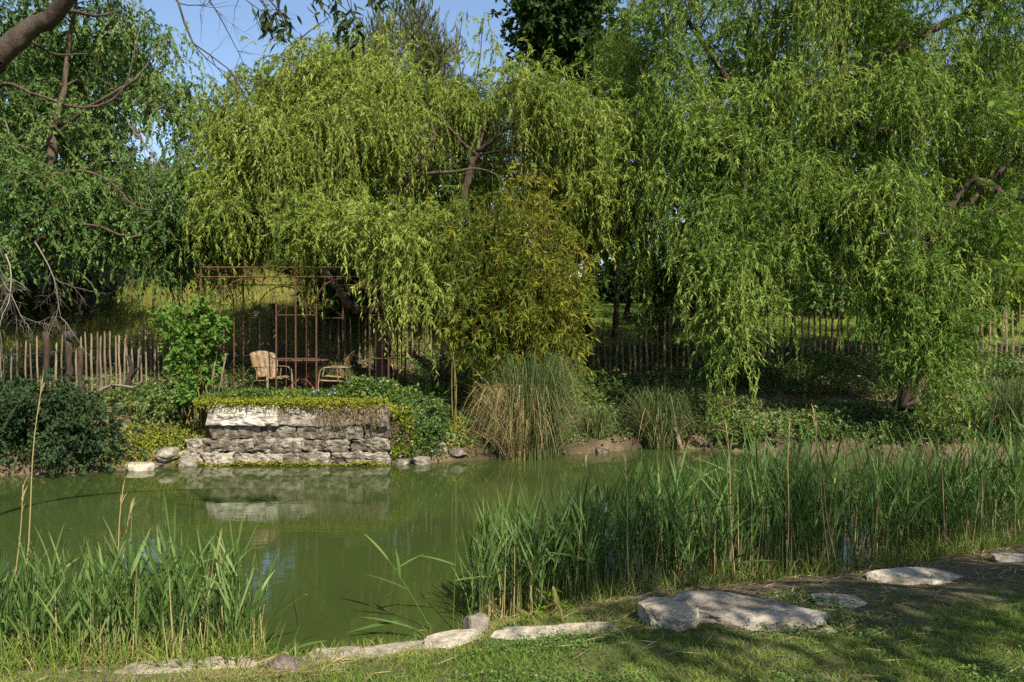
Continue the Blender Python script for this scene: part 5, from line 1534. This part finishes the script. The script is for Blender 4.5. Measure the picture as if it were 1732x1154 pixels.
# leaves of the dark sprays, each its own piece
def leaf_mesh(name, L, w, tone, curl=0.12):
    t = np.linspace(0, 1, 6)
    prof = np.sin(np.pi * t ** 0.8) * w * 0.5
    V, F = [], []
    for k in range(6):
        z_ = -curl * L * t[k] ** 2
        V += [[t[k] * L, -prof[k], z_ + prof[k] * 0.25], [t[k] * L, 0, z_], [t[k] * L, prof[k], z_ + prof[k] * 0.25]]
    for k in range(5):
        for q in (0, 1):
            b0 = k * 3 + q
            F.append([b0, b0 + 1, b0 + 4, b0 + 3])
    return mesh(name, np.array(V), [np.array(F)], np.full(18, tone), smooth=True)
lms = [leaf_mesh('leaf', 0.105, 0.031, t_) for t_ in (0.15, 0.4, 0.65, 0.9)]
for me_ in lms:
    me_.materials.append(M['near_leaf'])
def put_leaf(meshes, rng, p, d, parent, pb_, s=1.0):
    d = Vector([float(v) for v in d]).normalized()
    q = d.to_track_quat('X', 'Z')
    o = part('leaf', meshes[rng.integers(0, len(meshes))], None, parent, np.asarray(p) - pb_)
    e = q.to_euler()
    o.rotation_euler = (e.x + rng.normal() * 0.7, e.y, e.z)
    o.scale = (s, s, s)
mb = MB()
for (px, py, nl, sp_) in ((445, 25, 16, 18), (478, 50, 18, 16), (465, 10, 8, 20), (535, 8, 14, 20), (565, 15, 10, 16), (585, 38, 24, 20), (600, 52, 20, 16), (590, 20, 10, 16), (655, 4, 16, 18), (690, 0, 12, 18), (630, -6, 10, 16), (700, -12, 8, 12), (452, 42, 14, 14), (470, 35, 14, 14), (575, 48, 14, 14), (598, 62, 12, 12), (640, 8, 12, 16), (480, 62, 10, 10), (560, -14, 8, 14)):
    c = W(px, py, 6.2)
    up = c + [rng.normal() * 0.1 - 0.1, 0, 0.30]
    j = LPn[2][np.argmin(np.linalg.norm(LPn[2] - up, axis=1))]
    tw = spline([j, up, c + [0.02, 0, 0.08], c + [0.04, 0, -0.05]], 10)
    tube(mb, tw, np.linspace(0.006, 0.002, 10), 4, cap=False)
    for q in range(nl):
        p = c + np.array([rng.normal() * sp_, rng.normal() * 12, rng.normal() * sp_]) * 6.2 / FPX * 0.6
        put_leaf(lms, rng, p, (rng.normal() * 0.7, rng.normal() * 0.5, -0.7 + rng.normal() * 0.35), nt_, bN, rng.uniform(0.7, 1.15))
part('leaf_stalks', mb.mesh('leaf_stalks', bN), M['bark_pale'], nt_)
# the part of the crown beyond the left edge
cN = []
for k in range(26):
    cN.append(np.array([rng.uniform(-8.0, -4.9), rng.uniform(2.0, 6.0), rng.uniform(5.2, 7.6)]))
lm, bm_ = MB(), MB()
allp = np.concatenate([LPn[1], LPn[4]])
for c in cN:
    q = 13
    d = runit(rng, q)
    d[:, 2] = 0.2 + 0.6 * d[:, 2]
    V, F, r, sv, sf = strands(rng, c + rng.normal(size=(q, 3)) * 0.12, nrm(d), rng.uniform(0.25, 0.6, q), rng.uniform(0.1, 0.4, q), 11, 0.085, 0.026, 0.8, 0.3, 1.5, 0.2, 'rh', None, 0.03, 2, 0.004)
    lm.add(V, [F], r)
    bm_.add(sv, [sf], 0.3)
    a = allp[np.argmin(np.linalg.norm(allp - c, axis=1))]
    tube(bm_, spline([a, a * 0.5 + c * 0.5 + rng.normal(size=3) * 0.1, c], 6), np.linspace(0.02, 0.006, 6), 5, cap=False)
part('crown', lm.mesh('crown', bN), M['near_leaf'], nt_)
part('branches', bm_.mesh('branches', bN), M['bark_pale'], nt_)

bR = ground_at(6.3, 1.6)
rt = root('ash_tree', bR, 'near tree whose bright lit leaf sprigs reach in at the right edge', 'tree')
rng = R(120)
tps = [([bR, bR + [0.03, 0, 1.5], bR + [-0.05, 0.05, 3.2], bR + [-0.1, -0.3, 5.0], bR + [0.1, -0.8, 7.0]], 0.16, 0.06),
       ([bR + [0.0, 0, 2.2], [5.6, 2.8, 3.0], [4.6, 4.0, 3.3], [3.75, 4.6, 3.6], [3.5, 4.65, 4.2]], 0.05, 0.012),
       ([[5.1, 3.4, 3.15], [4.3, 4.4, 2.9], [3.7, 4.62, 2.75], [3.45, 4.65, 2.45]], 0.02, 0.008),
       ([bR + [-0.05, 0.05, 3.2], [5.2, 1.4, 5.4], [4.2, 1.0, 6.6], [3.2, 0.6, 7.4]], 0.08, 0.02),
       ([bR + [-0.1, -0.3, 5.0], [7.2, 0.6, 6.4], [8.2, 0.4, 7.4]], 0.07, 0.02)]
tl = []
for k, (pts, r0, r1) in enumerate(tps):
    sp = spline(pts, 8 * len(pts))
    part('trunk' if k == 0 else 'limb', tube(MB(), sp, np.linspace(r0, r1, len(sp)), 9, rough=0.05, seed=k).mesh('limb', bR, True), M['bark_pale'], rt)
    tl.append(sp)
tp = np.concatenate([tl[1][14:], tl[2][8:]])
lm, bm_ = MB(), MB()
allp = np.concatenate([tl[0][16:], tl[3], tl[4]])
for k in range(118):
    c = np.array([rng.uniform(3.6, 8.6), rng.uniform(-1.0, 1.7), rng.uniform(6.2, 8.0)])
    lit = [(c[0] - 0.454 * (c[2] - zq), c[1] + 0.891 * (c[2] - zq)) for zq in (2.6, 3.5)]
    if any(2.5 < a_ < 3.5 and 4.1 < b_ < 5.1 for a_, b_ in lit):
        continue
    q = 13
    d = runit(rng, q)
    d[:, 2] = 0.2 + 0.6 * d[:, 2]
    V, F, r, sv, sf = strands(rng, c + rng.normal(size=(q, 3)) * 0.12, nrm(d), rng.uniform(0.25, 0.6, q), rng.uniform(0.1, 0.4, q), 11, 0.12, 0.055, 0.8, 0.3, 1.5, 0.2, 'rh', None, 0.03, 2, 0.004)
    lm.add(V, [F], r)
    bm_.add(sv, [sf], 0.3)
    a = allp[np.argmin(np.linalg.norm(allp - c, axis=1))]
    tube(bm_, spline([a, a * 0.5 + c * 0.5 + rng.normal(size=3) * 0.1, c], 6), np.linspace(0.02, 0.006, 6), 5, cap=False)
part('crown', lm.mesh('crown', bR), M['fresh_leaf'], rt)
part('branches', bm_.mesh('branches', bR), M['bark_pale'], rt)
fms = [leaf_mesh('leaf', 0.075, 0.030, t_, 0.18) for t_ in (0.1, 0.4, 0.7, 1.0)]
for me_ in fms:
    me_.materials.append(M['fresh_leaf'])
mb = MB()
for (px, py, n_) in ((1672, 178, 12), (1700, 190, 12), (1720, 200, 8), (1690, 393, 10), (1715, 388, 8), (1680, 448, 9), (1712, 452, 8), (1728, 505, 6), (1724, 360, 5)):
    c = W(px, py, 4.6)
    j = tp[np.argmin(np.linalg.norm(tp - c, axis=1))]
    tw = spline([j, j * 0.5 + c * 0.5 + [0, 0, 0.06], c], 9)
    tube(mb, tw, np.linspace(0.006, 0.002, 9), 4, cap=False)
    for q in range(n_):
        u = rng.uniform(0.55, 1)
        p = np.array([np.interp(u, np.linspace(0, 1, 9), tw[:, k_]) for k_ in range(3)])
        p = p if p[0] < 3.2 else c
        put_leaf(fms, rng, p + rng.normal(size=3) * 0.012, (rng.normal() * 0.8 - 0.4, rng.normal() * 0.6, rng.normal() * 0.45 - 0.05), rt, bR, rng.uniform(0.7, 1.15))
part('twigs', mb.mesh('twigs', bR), M['bark_pale'], rt)

print('TRIS', sum(sum(len(p.vertices) - 2 for p in o.data.polygons) if len(o.data.polygons) < 3000 else len(o.data.loops) - 2 * len(o.data.polygons) for o in scene.objects if o.type == 'MESH'), 'OBJS', len(scene.objects))
